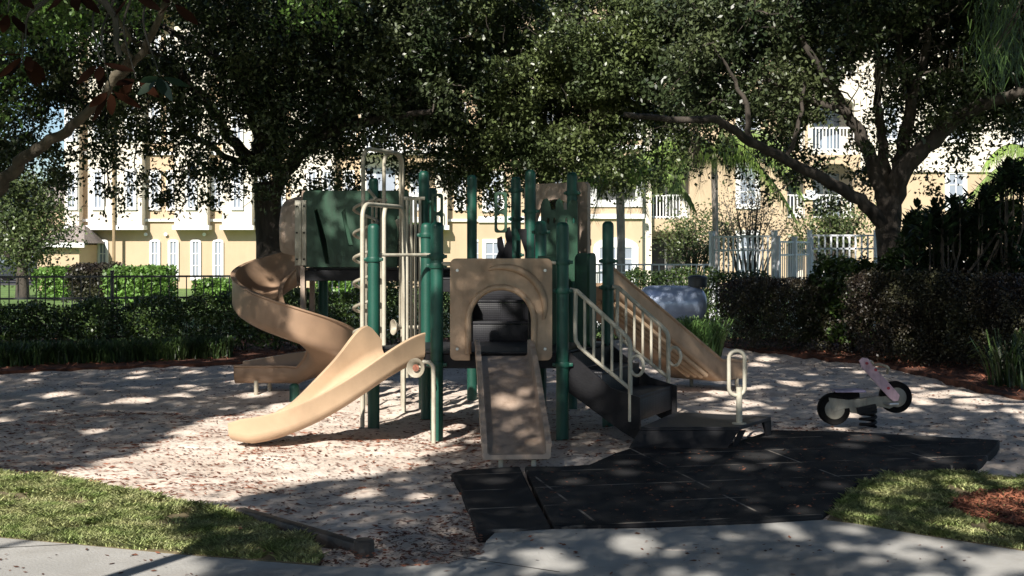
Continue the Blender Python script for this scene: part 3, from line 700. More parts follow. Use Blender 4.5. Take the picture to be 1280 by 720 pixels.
# ---- stair and transfer platform
hdv = Vector((.91, -.41, 0)); ltv = Vector((.41, .91, 0)); S0 = Vector((P2[0], P2[1], 0))+hdv*.04
def SP(s, l, z): return S0+hdv*s+ltv*l+Vector((0, 0, z))
st = None; b = MB()
for k, (sa, sb, z1) in enumerate([(0, .30, .60), (.29, .62, .40)]):
    rzz = math.atan2(hdv.y, hdv.x)
    b.box(SP((sa+sb)/2, .575, z1-.015), (sb-sa, 1.0, .03), rzz, .006); b.box(SP(sb-.01, .575, z1-.12), (.02, 1.0, .19), rzz, .004)
b.box(SP(.01, .575, .68), (.02, 1.0, .15), math.atan2(hdv.y, hdv.x))
st = b.build('stair', M['perf'], PS)
for l_ in (.05, 1.10):
    b = MB(); b.plate([(0, .78), (.0, .42), (.50, .10), (.66, .02), (.66, .40), (.40, .47)], S0+ltv*l_, hdv, (0, 0, 1), .025); b.build('stringer', M['black'], st)
def rail(l_):
    r = .017; z0 = .0
    T = [SP(.02, l_, 1.31), SP(.08, l_, 1.30), SP(.52, l_, .93), SP(.565, l_, .86), SP(.57, l_, .78), SP(.57, l_, .19)]
    b = MB(); b.tube([T[0]]+catmull([T[1], SP(.30, l_, 1.115), T[2], T[3], T[4]], 5)+[T[5]], .020, 12)
    B = [SP(.07, l_, 1.30), SP(.065, l_, .92), SP(.09, l_, .84), SP(.16, l_, .77), SP(.57, l_, .47)]
    b.tube(catmull(B, 5), .018, 10)
    for k in range(1, 6):
        s = .07+.5*k/6; zt = 1.30-(s-.08)*.84; zb = .84-(s-.09)*.79; b.tube([SP(s, l_, zb), SP(s, l_, zt)], .0125, 8)
    lp = [SP(.57+.06-.06*math.cos(R(a)), l_, .67+.085*math.sin(R(a))) for a in range(30, 331, 20)]
    b.tube(lp, .015, 8); b.build('handrail', M['cream'], st)
rail(.04); rail(1.12)
tp = [(X(800, 10.75), 10.75), (X(924, 10.75), 10.75), (X(964, 11.42), 11.42), (X(845, 11.75), 11.75)]
tz = .215
b = MB(); b.prism(tp, tz-.03, tz); tr = b.build('transfer_platform', M['perf'], PS, smooth=False, bevel=.006)
b = MB()
def quadp(a, c, d, e): b.add([a, c, d, e], [(0, 1, 2, 3)])
fl = Vector((X(786, 10.7), 10.7, .05)); fr = Vector((X(908, 10.7), 10.68, .05)); T0 = Vector((*tp[0], tz-.03)); T1 = Vector((*tp[1], tz-.03))
b.loops([[T0, T1, fr, fl], [p+Vector((0, .02, 0)) for p in (T0, T1, fr, fl)]])
b.build('skirt', M['black'], tr, smooth=False)
b = MB()
A = Vector((*tp[2], 0)); b.loops([[A+Vector((-.02, -.03, .0)), A+Vector((0, 0, .0)), A+Vector((0, 0, tz-.03)), A+Vector((-.09, -.14, tz-.03))], [p+Vector((-.02, .01, 0)) for p in (A+Vector((-.02, -.03, .0)), A, A+Vector((0, 0, tz-.03)), A+Vector((-.09, -.14, tz-.03)))]])
b.build('leg', M['black'], tr); b = MB(); A = Vector((*tp[1], 0)); b.loops([[A+Vector((-.06, -.02, .05)), A+Vector((-.02, 0, .05)), A+Vector((.06, .02, tz-.03)), A+Vector((-.0, 0, tz-.03))], [p+Vector((.0, .03, 0)) for p in (A+Vector((-.06, -.02, .05)), A+Vector((-.02, 0, .05)), A+Vector((.06, .02, tz-.03)), A+Vector((-.0, 0, tz-.03)))]])
b.build('leg', M['black'], tr)
hx, hy = X(921, 10.95), 10.95; b = MB()
b.tube([(hx+.02, hy, tz), (hx+.02, hy, .52)], .026, 12)
lp = [Vector((hx+p[0], hy, .45+p[1])) for p in rrect(.13, .37, .062)]; b.tube(lp+[lp[0]], .017, 10)
b.lathe((hx+.02, hy, tz), [(.06, 0), (.06, .008), (.026, .012)], 16); b.build('grab_handle', M['cream'], tr)

# ================================================================== SPRING RIDER
SRY = 12.35
sr = empty('spring_rider', (X(1083, SRY), SRY, 0), 'faded pink and black motorbike spring rider on the right of the sand pit', 'spring rider')
def wheel(px_, py_, r_, y=SRY):
    c = at(px_, py_, y)
    b = MB(); b.lathe(c, [(r_*.62, -.045), (r_*.95, -.045), (r_, -.035), (r_, .035), (r_*.95, .045), (r_*.62, .045)], 40, (0, 1, 0))
    wv = b.build('wheel', M['tyre'], sr)
    b = MB(); b.lathe(c, [(0, -.052), (r_*.58, -.052), (r_*.62, -.048), (r_*.62, .048), (r_*.58, .052), (0, .052)], 32, (0, 1, 0)); b.lathe(c, [(0, -.062), (.018, -.062), (.018, -.05)], 12, (0, 1, 0))
    b.build('hub', M['disc'], wv)
wheel(1042, 511, .148); wheel(1119, 496, .148)
def sidepl(L_, m, name, th=.05, y=SRY, off=0):
    pl, o_ = pxpoly(L_, y-th/2+off); b = MB(); b.plate(pl, o_+Vector((0, th, 0)), (1, 0, 0), (0, 0, 1), th)
    return b.build(name, m, sr, bevel=.004)
sidepl([(1036, 497), (1060, 500), (1082, 498), (1110, 495), (1124, 494), (1126, 504), (1112, 511), (1097, 508), (1090, 514), (1074, 517), (1063, 516), (1062, 510), (1050, 512), (1040, 518)], M['disc'], 'body', .11)
sidepl([(1036, 497), (1046, 490), (1058, 488), (1074, 487), (1075, 497), (1060, 500), (1052, 498)], M['tyre'], 'mudguard', .07)
b = MB(); p0 = at(1040, 490, SRY); b.box((at(1060, 488, SRY)), (.29, .20, .022), 0, .01)
sv = b.build('seat', M['violet'], sr)
fk = [(1074, 451), (1078, 447), (1085, 448), (1090, 455), (1125, 494), (1123, 501), (1117, 502), (1111, 497), (1077, 459)]
for off in (-.085, .06): sidepl(fk, M['pink'], 'fork', .02, SRY, off)
RK = mat('red_knob', (.35, .03, .05), .4, .05, 5)
for px_, py_ in ((1083, 454), (1094, 462), (1110, 485)): MB().lathe(at(px_, py_, SRY-.085), [(0, -.02), (.014, -.02), (.014, .01)], 12, (0, 1, 0)).build('bolt', RK, sr)
b = MB(); c = at(1093, 456, SRY)
for sg in (-1, 1): b.tube(catmull([c+Vector((-.02, sg*.05, 0)), c+Vector((-.01, sg*.2, .02)), c+Vector((.05, sg*.26, 0)), c+Vector((.06, sg*.20, -.06))], 5), .014, 8)
b.build('handlebar', M['cream_shade'], sr)
for sg in (-1, 1): MB().box(at(1110, 503, SRY)+Vector((0, sg*.1, 0)), (.10, .10, .02), .3, .004).build('footrest', M['steel'], sr)
sidepl([(1071, 510), (1095, 505), (1097, 513), (1073, 518)], M['black'], 'spring_clamp', .16)
b = MB(); b.b2(X(1074, SRY), X(1093, SRY), SRY-.09, SRY-.085, Z(513, SRY), Z(510, SRY))
b = MB(); cx = X(1085, SRY); pts = []
for i in range(16*4+1): a = i/16*2*math.pi; pts.append((cx+.07*math.cos(a), SRY+.07*math.sin(a), .0+.05*i/16*1.0))
b.tube(pts, .016, 8); b.build('spring', M['black'], sr)

# ================================================================== TANK
TY = 22.0
tk = empty('gas_tank', (X(838, TY), TY, 0), 'silver horizontal gas tank with a black domed cap behind the grass clump', 'tank')
b = MB(); r_ = .30; x0, x1 = X(796, TY), X(884, TY); zc = Z(357, TY)-r_
pr = [(0, 0), (r_*.45, .02), (r_*.75, .07), (r_*.93, .14), (r_, .22), (r_, x1-x0-.22), (r_*.93, x1-x0-.14), (r_*.75, x1-x0-.07), (r_*.45, x1-x0-.02), (0, x1-x0)]
b.lathe((x0, TY, zc), pr, 36, (1, 0, 0)); b.build('body', M['tank'], tk)
b = MB(); cx = X(872, TY); b.lathe((cx, TY, zc+r_-.03), [(.16, 0), (.16, .14), (.175, .145), (.175, .17), (.12, .20), (0, .21)], 24); b.build('cap', M['fence_k'], tk)
for xx in (x0+.3, x1-.3): MB().b2(xx-.06, xx+.06, TY-.15, TY+.15, -.1, zc-r_+.06, .01).build('foot', M['fence_k'], tk)

# ================================================================== FENCES
def picket_fence(A, B, h, gap, m, label, th=.012, post_every=2.4, post_h=None, rails=(.95, .82, .12), name='metal_fence', pr_=.03, z0=0):
    A = Vector((*A, z0)); B = Vector((*B, z0)); d = B-A; L = d.length; t = d.normalized(); rz = math.atan2(t.y, t.x)
    root = empty(name, A, label, 'fence'); b = MB(); n = int(L/gap)
    for i in range(n): b.box(A+t*(i+.5)*gap+Vector((0, 0, h*.5)), (th*1.6, th, h*.96), rz)
    b.build('pickets', m, root, smooth=False)['kind'] = 'stuff'
    b = MB()
    for f in rails: b.box((A+B)/2+Vector((0, 0, h*f)), (L, .022, .035), rz)
    b.build('rail', m, root, smooth=False)
    k = int(round(L/post_every))
    for i in range(k+1):
        c = A+t*(L*i/k)+Vector((0, 0, (h+.06)*.5)); q = MB(); q.box(c, (pr_*2, pr_*2, h+.06), rz, .005); q.box(c+Vector((0, 0, (h+.06)*.5)), (pr_*2.4, pr_*2.4, .025), rz, .005); q.build('fence_post', m, root)
    return root
picket_fence((-12.5, 22.2), (-4.35, 23.9), 1.22, .15, M['fence_k'], 'black metal picket fence behind the left hedge', rails=(.97, .66, .1), post_every=2.55)
picket_fence((-4.3, 24.6), (2.6, 27.5), 1.22, .13, M['fence_w'], 'pale metal picket fence crossing behind the play structure', rails=(.97, .1), post_every=2.4)
picket_fence((X(735, 30), 30), (X(890, 30), 30), 1.36, .17, M['fence_w'], 'low pale picket fence left of the taller pool fence', th=.02, rails=(.97, .1))
picket_fence((X(890, 27), 27), (X(968, 25.5), 25.5), 1.96, .14, M['fence_w'], 'tall white pool fence panel left of the gate post', th=.022, rails=(.98, .84, .1), post_every=1.9, pr_=.045)
picket_fence((X(972, 25.5), 25.5), (X(1012, 28), 28), 1.85, .16, M['fence_w'], 'white pool fence return panel angled away from the gate post', th=.014, rails=(.98, .84, .1), post_every=1.5, pr_=.045)
picket_fence((X(1012, 28), 28), (X(1095, 28), 28), 2.0, .13, M['fence_w'], 'tall white pool fence running behind the right oak trunk', th=.022, rails=(.98, .84, .1), post_every=1.2, pr_=.045)

# ================================================================== BUILDINGS
BY = 57.0
def window(x0, x1, z0, z1, Y, par, arch=False, surround=.14, muntin=True, glass='blind'):
    fr = MB(); s = surround
    if arch:
        r = (x1-x0)/2+s; zt = z1
        out = [(-r, 0), (r, 0)]+[(r*math.cos(R(a)), zt-z0+s+ (r*.45)*math.sin(R(a))) for a in range(0, 181, 20)]
    else: out = [(-(x1-x0)/2-s, 0), ((x1-x0)/2+s, 0), ((x1-x0)/2+s, z1-z0+2*s), (-(x1-x0)/2-s, z1-z0+2*s)]
    w_, h_ = (x1-x0)/2, z1-z0
    fr.plate(out, ((x0+x1)/2, Y, z0-s), (1, 0, 0), (0, 0, 1), .08, [[(-w_, s), (w_, s), (w_, s+h_), (-w_, s+h_)]])
    f = fr.build('window', M['trim'], par, smooth=False)
    g = MB(); g.b2(x0-.01, x1+.01, Y-.03, Y-.02, z0-.01, z1+.01); g.build('pane', M[glass], f, smooth=False)
    if muntin:
        q = MB()
        q.b2((x0+x1)/2-.02, (x0+x1)/2+.02, Y-.055, Y-.032, z0, z1)
        nz = max(2, int((z1-z0)/.42))
        for k in range(1, nz): zz = z0+(z1-z0)*k/nz; q.b2(x0, x1, Y-.056, Y-.033, zz-.02, zz+.02)
        q.build('muntin', M['trim'], f, smooth=False)
    return f
lb = empty('apartment_building', (-12, BY, 0), 'cream apartment block with white projecting bays and slim windows on the left', 'building')
rb = empty('apartment_building', (10, BY, 0), 'cream and white apartment block with balconies behind the palms on the right', 'building')
XL0 = X(86, BY); XLM = X(598, BY); XR1 = X(1420, BY)
FH = 2.92
MB().b2(XL0, XLM, BY, BY+14, -.3, 12.0).build('wall', M['stucco_c'], lb, smooth=False)
for i, (a, c) in enumerate([(86, 104), (115, 182), (222, 263), (281, 318), (366, 420), (452, 500), (545, 560)]):
    MB().b2(X(a, BY), X(c, BY), BY-.55, BY-.002, Z(282, BY), 11.9).build('bay', M['stucco_w'], lb, smooth=False)
    b = MB(); b.b2(X(a, BY)-.08, X(c, BY)+.08, BY-.63, BY+.0, Z(284, BY)-.12, Z(282, BY)).build('band', M['trim'], lb, smooth=False)
for i, (c, z1_) in enumerate([(111, 300), (129, 300), (194, 300), (217, 298), (245, 302), (273, 300), (395, 300), (412, 300), (520, 300), (605-10, 300)]):
    window(X(c-3.5, BY), X(c+3.5, BY), .45, 2.0, BY-.003, lb, arch=True, surround=.11)
for fl in (1, 2, 3):
    z0 = FH*fl+.55
    for c, bay in [(95, 1), (128, 1), (168, 1), (194, 0), (216, 0), (243, 1), (272, 0), (300, 1), (330, 0), (350, 0), (393, 1), (412, 1), (436, 0), (476, 1), (520, 0), (575, 0)]:
        window(X(c-4, BY), X(c+4, BY), z0, z0+1.5, BY-(.555 if bay else .003), lb, surround=.12)
    MB().b2(XL0, XLM, BY-.12, BY, FH*fl-.1 if fl > 1 else FH*fl-.05, FH*fl+.06).build('band', M['trim'], lb, smooth=False)
b = MB(); b.b2(X(463, BY), X(548, BY), BY-1.0, BY-.6, 2.7, 2.9)
b.build('balcony_slab', M['trim'], lb, smooth=False)
def railing(x0, x1, z0, z1, Y, par, m='trim'):
    b = MB(); n = int((x1-x0)/.14)
    for i in range(n+1): xx = x0+(x1-x0)*i/n; b.b2(xx-.022, xx+.022, Y-.02, Y+.02, z0, z1)
    b.b2(x0, x1, Y-.035, Y+.035, z1, z1+.07); b.b2(x0, x1, Y-.03, Y+.03, z0+.05, z0+.1)
    return b.build('railing', M[m], par, smooth=False)
# middle balconies
for fl in (1, 2, 3):
    z0 = FH*fl
    MB().b2(X(450, BY), X(545, BY), BY-1.7, BY-.56, z0-.12, z0).build('balcony_slab', M['trim'], lb, smooth=False)
    railing(X(450, BY), X(545, BY), z0, z0+1.05, BY-1.65, lb)
    MB().b2(X(460, BY), X(495, BY), BY-.62, BY-.56, z0+.02, z0+2.2).build('sliding_door', M['blind'], lb, smooth=False)
def gable_roof(par, x0, x1, y0, y1, z0, z1, ov=.6):
    b = MB(); a, c = (x0-ov, y0-ov), (x1+ov, y1+ov); ym = (y0+y1)/2; inset = (y1-y0)/2
    V = [(a[0], a[1], z0), (c[0], a[1], z0), (c[0], c[1], z0), (a[0], c[1], z0), (a[0]+inset, ym, z1), (c[0]-inset, ym, z1)]
    b.add(V, [(0, 1, 5, 4), (1, 2, 5), (2, 3, 4, 5), (3, 0, 4), (3, 2, 1, 0)]); r = b.build('roof', M['roof'], par, smooth=False)
    MB().b2(x0-ov-.02, x1+ov+.02, y0-ov-.05, y0-ov+.02, z0-.25, z0-.003).build('fascia', M['trim'], r, smooth=False)
gable_roof(lb, XL0, XLM-.1, BY-.6, BY+14, 12.03, 15.5)
b = MB(); b.tube([(X(148, BY), BY-.65, 0), (X(148, BY), BY-.65, 11.8)], .07, 8); b.build('downpipe', mat('brown_pipe', (.25, .18, .1), .6), lb)
for px_ in (118, 183, 208, 256, 549): MB().lathe((X(px_, BY), BY-.03, Z(293, BY)), [(.02, .0), (.07, .03), (.08, .10), (.0, .12)], 12, (0, -1, 0)).build('wall_lamp', M['trim'], lb)
# annex
an = empty('annex', (X(80, BY), BY, 0), 'small cream annex with grey hip roof at the left end of the apartments', 'building')
ax0, ax1 = X(52, 55), X(104, 55)
MB().b2(ax0, ax1, 54.5, 58, -.3, Z(306, 55)).build('wall', M['stucco_c'], an, smooth=False)
b = MB(); zz = Z(304, 55); b.add([(ax0-.3, 54.2, zz), (ax1+.3, 54.2, zz), (ax1+.3, 58.5, zz), (ax0-.3, 58.5, zz), (X(84, 55), 56, Z(281, 55)), (X(96, 55), 56, Z(281, 55))], [(0, 1, 5, 4), (1, 2, 5), (2, 3, 4, 5), (3, 0, 4), (3, 2, 1, 0)]); b.build('roof', M['roof'], an, smooth=False)
MB().b2(ax0-.32, ax1+.32, 54.13, 54.2, zz-.18, zz+.02).build('fascia', M['trim'], an, smooth=False)
MB().b2(X(56, 54.5), X(63, 54.5), 54.43, 54.498, 0, Z(318, 54.5)).build('door', M['stucco_c'], an, smooth=False)
# far pale house and grey roof
fh = empty('house', (X(30, 75), 75, 0), 'distant cream house with grey roof behind the left trees', 'building')
MB().b2(X(22, 75), X(110, 75), 75, 85, 0, 4.2).build('wall', M['stucco_c'], fh, smooth=False)
b = MB(); x0, x1 = X(18, 75), X(116, 75); b.add([(x0, 74.5, 4.2), (x1, 74.5, 4.2), (x1, 86, 4.2), (x0, 86, 4.2), (X(52, 75), 80, 6.6), (X(92, 75), 80, 6.6)], [(0, 1, 5, 4), (1, 2, 5), (2, 3, 4, 5), (3, 0, 4), (3, 2, 1, 0)]); b.build('roof', M['roof'], fh, smooth=False)
window(X(30, 75), X(35, 75), .9, 2.6, 75, fh); window(X(40, 75), X(45, 75), .9, 2.6, 75, fh)

# right block, with recessed niches
def niche(px0, px1, py0, py1, arch=False, depth=1.6, Y=BY, rail_py=None, slider=True):
    return dict(x0=X(px0, Y), x1=X(px1, Y), z0=Z(py1, Y), z1=Z(py0, Y), arch=arch, rail=None if rail_py is None else Z(rail_py, Y), slider=slider)
nich = []
for fl, up in ((0, 0), (1, 1), (2, 1), (3, 1)):
    zf = FH*fl
    nich += [dict(x0=X(813, BY), x1=X(862, BY), z0=zf+.08, z1=zf+2.45, arch=False, rail=zf+1.05 if up else None),
             dict(x0=X(984, BY), x1=X(1006, BY), z0=zf+.08, z1=zf+2.3, arch=True, rail=zf+1.05 if up else None),
             dict(x0=X(1016, BY), x1=X(1068, BY), z0=zf+.08, z1=zf+2.45, arch=True, rail=zf+1.05 if up else None),
             dict(x0=X(1264, BY), x1=X(1320, BY), z0=zf+.08, z1=zf+2.3, arch=True, rail=zf+1.05 if up else None)]
def facade(x0, x1, z0, z1, y, m, niches, par, th=.35):
    holes = []
    for n_ in niches:
        if n_['x0'] < x0 or n_['x1'] > x1 or n_['z0'] < z0 or n_['z1'] > z1: continue
        a, c, e, g = n_['x0']-x0, n_['x1']-x0, n_['z0']-z0, n_['z1']-z0
        h_ = [(a, e), (c, e)]
        if n_['arch']: h_ += [((a+c)/2+(c-a)/2*math.cos(R(t)), g-.45+.45*math.sin(R(t))) for t in range(0, 181, 15)]
        else: h_ += [(c, g), (a, g)]
        holes.append(h_)
    b = MB(); b.plate([(0, 0), (x1-x0, 0), (x1-x0, z1-z0), (0, z1-z0)], (x0, y+th, z0), (1, 0, 0), (0, 0, 1), th, holes)
    b.build('wall', m, par, smooth=False)
xa, xb = X(598.5, BY), XR1; XM = X(1075, BY); XN = X(1150, BY)
facade(X(800, BY), X(1010, BY)+.0, -.3, 5.75, BY, M['stucco_c'], nich[:1]+nich[4:5]+nich[1:2]+nich[5:6], rb)
facade(X(1010, BY), XM, -.3, 5.75, BY, M['stucco_c'], nich, rb)
facade(XM, XR1, -.3, 5.0, BY, M['stucco_c'], [], rb)
facade(X(800, BY), X(1010, BY), 5.75, 12, BY, M['stucco_c'], nich, rb)
facade(X(1010, BY), XM, 5.75, 12, BY-.002, M['stucco_w'], nich, rb)
facade(XM, XR1, 5.0, 12, BY-.12, M['stucco_w'], nich, rb)
MB().b2(xa, X(800, BY), BY-.6, BY+.3, -.3, 12).build('wall', M['stucco_c'], rb, smooth=False)
MB().b2(xa, XR1, BY+2.0, BY+14, -.3, 12).build('wall', M['stucco_w'], rb, smooth=False)
for k, n_ in enumerate(nich):
    if n_['rail']: railing(n_['x0'], n_['x1'], n_['z0'], n_['rail'], BY+.1, rb)
    MB().b2(n_['x0']-.1, n_['x1']+.1, BY+.36, BY+2, n_['z0']-.15, n_['z0']-.01).build('balcony_slab', M['trim'], rb, smooth=False)
    b = MB(); w_ = n_['x1']-n_['x0']; b.b2(n_['x0']+w_*.15, n_['x1']-w_*.1, BY+1.93, BY+1.99, n_['z0'], n_['z0']+2.05)
    d = b.build('sliding_door', M['dark' if k % 4 == 0 else 'glass'], rb, smooth=False)
    xm = n_['x0']+w_*.52; MB().b2(xm-.05, xm+.05, BY+1.88, BY+1.925, n_['z0'], n_['z0']+2.1).build('frame', M['trim'], d, smooth=False)
# bay with bands and windows
bx0, bx1 = X(735, BY), X(800, BY)
MB().b2(bx0, bx1, BY-1.0, BY-.602, -.3, 12).build('bay', M['stucco_c'], rb, smooth=False)
for fl in range(4):
    zf = FH*fl
    if fl: window(bx0+.3, bx1-.3, zf+.85, zf+2.3, BY-1.003, rb, surround=.3, glass='dark' if fl == 1 else 'blind', muntin=fl != 1); MB().b2(bx0-.1, bx1+.1, BY-1.15, BY-1.0, zf+.05, zf+.25).build('band', M['trim'], rb, smooth=False)
    else: window(bx0+.45, bx1-.45, .3, 1.75, BY-1.003, rb, arch=True, surround=.28)
for fl in range(4):
    zf = FH*fl
    window(X(925, BY), X(944, BY), zf+.7, zf+2.3, BY-.003, rb, surround=.2)
    window(X(1186, BY), X(1203, BY), zf+.6, zf+2.0, BY-(.003 if fl < 2 else .123), rb, surround=.18)
    window(X(1105, BY), X(1120, BY), zf+.6, zf+2.0, BY-(.003 if fl < 2 else .123), rb, surround=.18)
    window(X(608, BY), X(626, BY), zf+.5 , zf+1.95, BY-.603, rb, surround=.16); window(X(682, BY), X(700, BY), zf+.7, zf+2.2, BY-.603, rb, surround=.16)
    if fl: MB().b2(xa, bx0, BY-.72, BY-.602, zf-.1, zf+.15).build('band', M['trim'], rb, smooth=False)
for px0, px1 in ((800, 813),): MB().b2(X(px0, BY), X(px1, BY), BY-.5, BY-.002, -.3, 12).build('pilaster', M['stucco_w'], rb, smooth=False)
# house number plate between the small and arched balconies
np_ = MB(); np_.b2(X(1007, BY), X(1018, BY), BY-.10, BY-.003, Z(247, BY), Z(238, BY)); np_.b2(X(1004, BY), X(1021, BY), BY-.12, BY-.003, Z(249, BY)-.02, Z(247, BY)+.16)
pl_ = np_.build('number_plate', M['trim'], rb, smooth=False)
cu = bpy.data.curves.new('house_number', 'FONT'); cu.body = '23'; cu.size = .34; cu.extrude = .01; cu.align_x = 'CENTER'
tmpo = bpy.data.objects.new('tmp_text', cu); COL.objects.link(tmpo); bpy.context.view_layer.update(); tme = bpy.data.meshes.new_from_object(tmpo); bpy.data.objects.remove(tmpo); tme.name = 'house_number'
to = bpy.data.objects.new('house_number', tme); COL.objects.link(to); to.rotation_euler = (R(90), 0, 0)
to.location = (X(1012.5, BY)-10, -.115, Z(247, BY)+.02); to.parent = pl_; tme.materials.clear(); tme.materials.append(M['blind'])
gable_roof(rb, xa+.1, XR1, BY-.3, BY+14, 12.03, 15.8)

# ================================================================== CARS
def car(x, y, m, label, rz=0):
    root = empty('parked_car', (x, y, 0), label, 'car', 'cars parked on the far left')
    rm = Matrix.Rotation(rz, 3, 'Z')
    def T(mb): mb.v = [tuple(rm @ Vector(v)+Vector((x, y, 0))) for v in mb.v]; return mb
    side = [(-2.2, .35), (-2.25, .7), (-2.1, .92), (-1.5, .98), (-.9, 1.42), (.5, 1.45), (1.2, 1.0), (2.0, .88), (2.2, .7), (2.2, .35)]
    b = MB(); n = len(side)
    ly = []
    for yy, s in ((-.88, .97), (-.80, 1.0), (.80, 1.0), (.88, .97)): ly.append([(px_*s, yy, z_ if abs(yy) < .85 else z_*.97) for px_, z_ in side])
    b.loops(ly); T(b).build('body', m, root, bevel=.03)
    b = MB(); b.plate([(-1.35, 1.0), (-.85, 1.36), (.45, 1.38), (1.05, 1.0)], (0, -.885, 0), (1, 0, 0), (0, 0, 1), .006); b.plate([(-1.35, 1.0), (-.85, 1.36), (.45, 1.38), (1.05, 1.0)], (0, .892, 0), (1, 0, 0), (0, 0, 1), .006); T(b).build('window', M['glass'], root)
    for wx in (-1.35, 1.35):
        for wy in (-.82, .82):
            b = MB(); b.lathe((wx, wy-.1, .32), [(0, 0), (.2, 0), (.32, .0), (.32, .2), (0, .2)], 20, (0, 1, 0)); T(b).build('wheel', M['tyre'], root)
car(X(16, 66), 66, M['cardark'], 'dark car parked at the far left edge behind the fence', .1)
car(X(44, 72), 72, M['carblue'], 'blue car parked behind the fence, right of the dark car', .2)

# ================================================================== VEGETATION
def leaf_box(name, path, wid, h0, h1, n, L, W, m, label, cat, core=True, group=None, fuzz=.12, stem=True, kindm=None, lo=.55, hi=1.5, taper=1.0):
    """hedge following a polyline"""
    root = empty(name, (path[0][0], path[0][1], 0), label, cat, group)
    P = np.array(path, float); seg = np.linalg.norm(np.diff(P, axis=0), axis=1); cum = np.concatenate([[0], np.cumsum(seg)])
    s = rng.uniform(0, cum[-1], n); x = np.interp(s, cum, P[:, 0]); y = np.interp(s, cum, P[:, 1])
    k = np.clip(np.searchsorted(cum, s)-1, 0, len(seg)-1); t = (P[k+1]-P[k])/seg[k][:, None]; nr = np.stack([-t[:, 1], t[:, 0]], 1)
    a = rng.uniform(-1, 1, n); a = np.sign(a)*np.abs(a)**.5
    top = h1*(1+fuzz*(vnoise(s*2.2, s*0+3.3)-.5)*2+fuzz*.7*(vnoise(s*7, s*0+1.3)-.5))
    zz = h0+(top*(taper+(1-taper)*s/cum[-1])-h0)*rng.uniform(0, 1, n)**.75
    bulge = wid/2*(1+.25*(vnoise(s*2.5, zz*3)-.5)*2)*(1-.25*(zz/top)**3)
    off = a*bulge
    pos = np.stack([x+nr[:, 0]*off, y+nr[:, 1]*off, zz], 1)+rng.normal(0, .02, (n, 3))
    cl = vnoise(s*3, zz*4, off*4)*.6+vnoise(s*8, zz*9, off*8+5)*.4
    pos = pos[cl > .36]; n = len(pos)
    quads_obj('foliage', leaf_verts(pos, rng.uniform(L*.7, L*1.3, n), rng.uniform(W*.7, W*1.3, n)), 4, m, tones(n, lo, hi), root)
    if stem:
        b = MB(); q = int(cum[-1]/.35)
        for i in range(q):
            ss = (i+random.random())*cum[-1]/q; xx = float(np.interp(ss, cum, P[:, 0])); yy = float(np.interp(ss, cum, P[:, 1]))
            for _ in range(3):
                e = Vector((xx+random.uniform(-.3, .3), yy+random.uniform(-.25, .25), h1*random.uniform(.6, .9)))
                b.tube([(xx, yy, 0), Vector((xx, yy, 0)).lerp(e, .5)+Vector((random.uniform(-.08, .08), 0, 0)), e], [.014, .009, .005], 5)
        b.build('stem', M['bark'], root)
    return root
leaf_box('hedge', [(-10, 19.6), (-6.9, 20.4), (-4.2, 21.2), (-1.6, 21.8)], 1.1, .12, 1.12, 46000, .06, .034, M['hedge'], 'long dark clipped hedge along the black fence left of the play structure', 'hedge', taper=.6)
leaf_box('hedge', [(-1.5, 22.2), (1.9, 22.8)], 1.0, .12, 1.1, 14000, .06, .034, M['hedge'], 'dark green hedge directly behind the play structure', 'hedge')
leaf_box('hedge', [(X(765, 25.0), 25.0), (X(965, 25.0), 25.0)], 1.0, .1, 1.22, 17000, .06, .034, M['hedge'], 'low green hedge behind the silver tank', 'hedge')
leaf_box('hedge', [(X(905, 21.8), 21.8), (X(1075, 21), 20.9)], 1.5, .08, 1.17, 34000, .042, .026, M['purple'], 'dark clipped purple-green hedge right of the silver tank', 'hedge', fuzz=.05, lo=.4)
leaf_box('hedge', [(X(1085, 20), 20.0), (X(1340, 17.0), 17.0)], 1.7, .08, 1.32, 60000, .042, .026, M['purple'], 'dark purple hedge in front of the oak trunk at the right edge', 'hedge', fuzz=.05, lo=.4)
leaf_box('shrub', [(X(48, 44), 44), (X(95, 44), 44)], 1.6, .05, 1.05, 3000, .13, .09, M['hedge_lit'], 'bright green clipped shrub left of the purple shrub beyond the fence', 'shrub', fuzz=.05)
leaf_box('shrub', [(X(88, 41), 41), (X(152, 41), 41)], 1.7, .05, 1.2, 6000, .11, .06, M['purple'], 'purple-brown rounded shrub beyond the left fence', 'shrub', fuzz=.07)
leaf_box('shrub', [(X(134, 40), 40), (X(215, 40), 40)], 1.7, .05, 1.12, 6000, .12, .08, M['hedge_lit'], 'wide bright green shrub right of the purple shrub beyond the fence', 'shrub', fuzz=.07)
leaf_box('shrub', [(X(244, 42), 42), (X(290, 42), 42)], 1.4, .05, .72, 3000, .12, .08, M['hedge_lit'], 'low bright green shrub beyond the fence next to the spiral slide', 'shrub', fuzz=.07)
leaf_box('shrub', [(X(395, 42), 42), (X(450, 42), 42)], 1.4, .05, .9, 3500, .12, .08, M['hedge_lit'], 'sunlit green shrub seen beneath the green bridge panel', 'shrub', fuzz=.07)

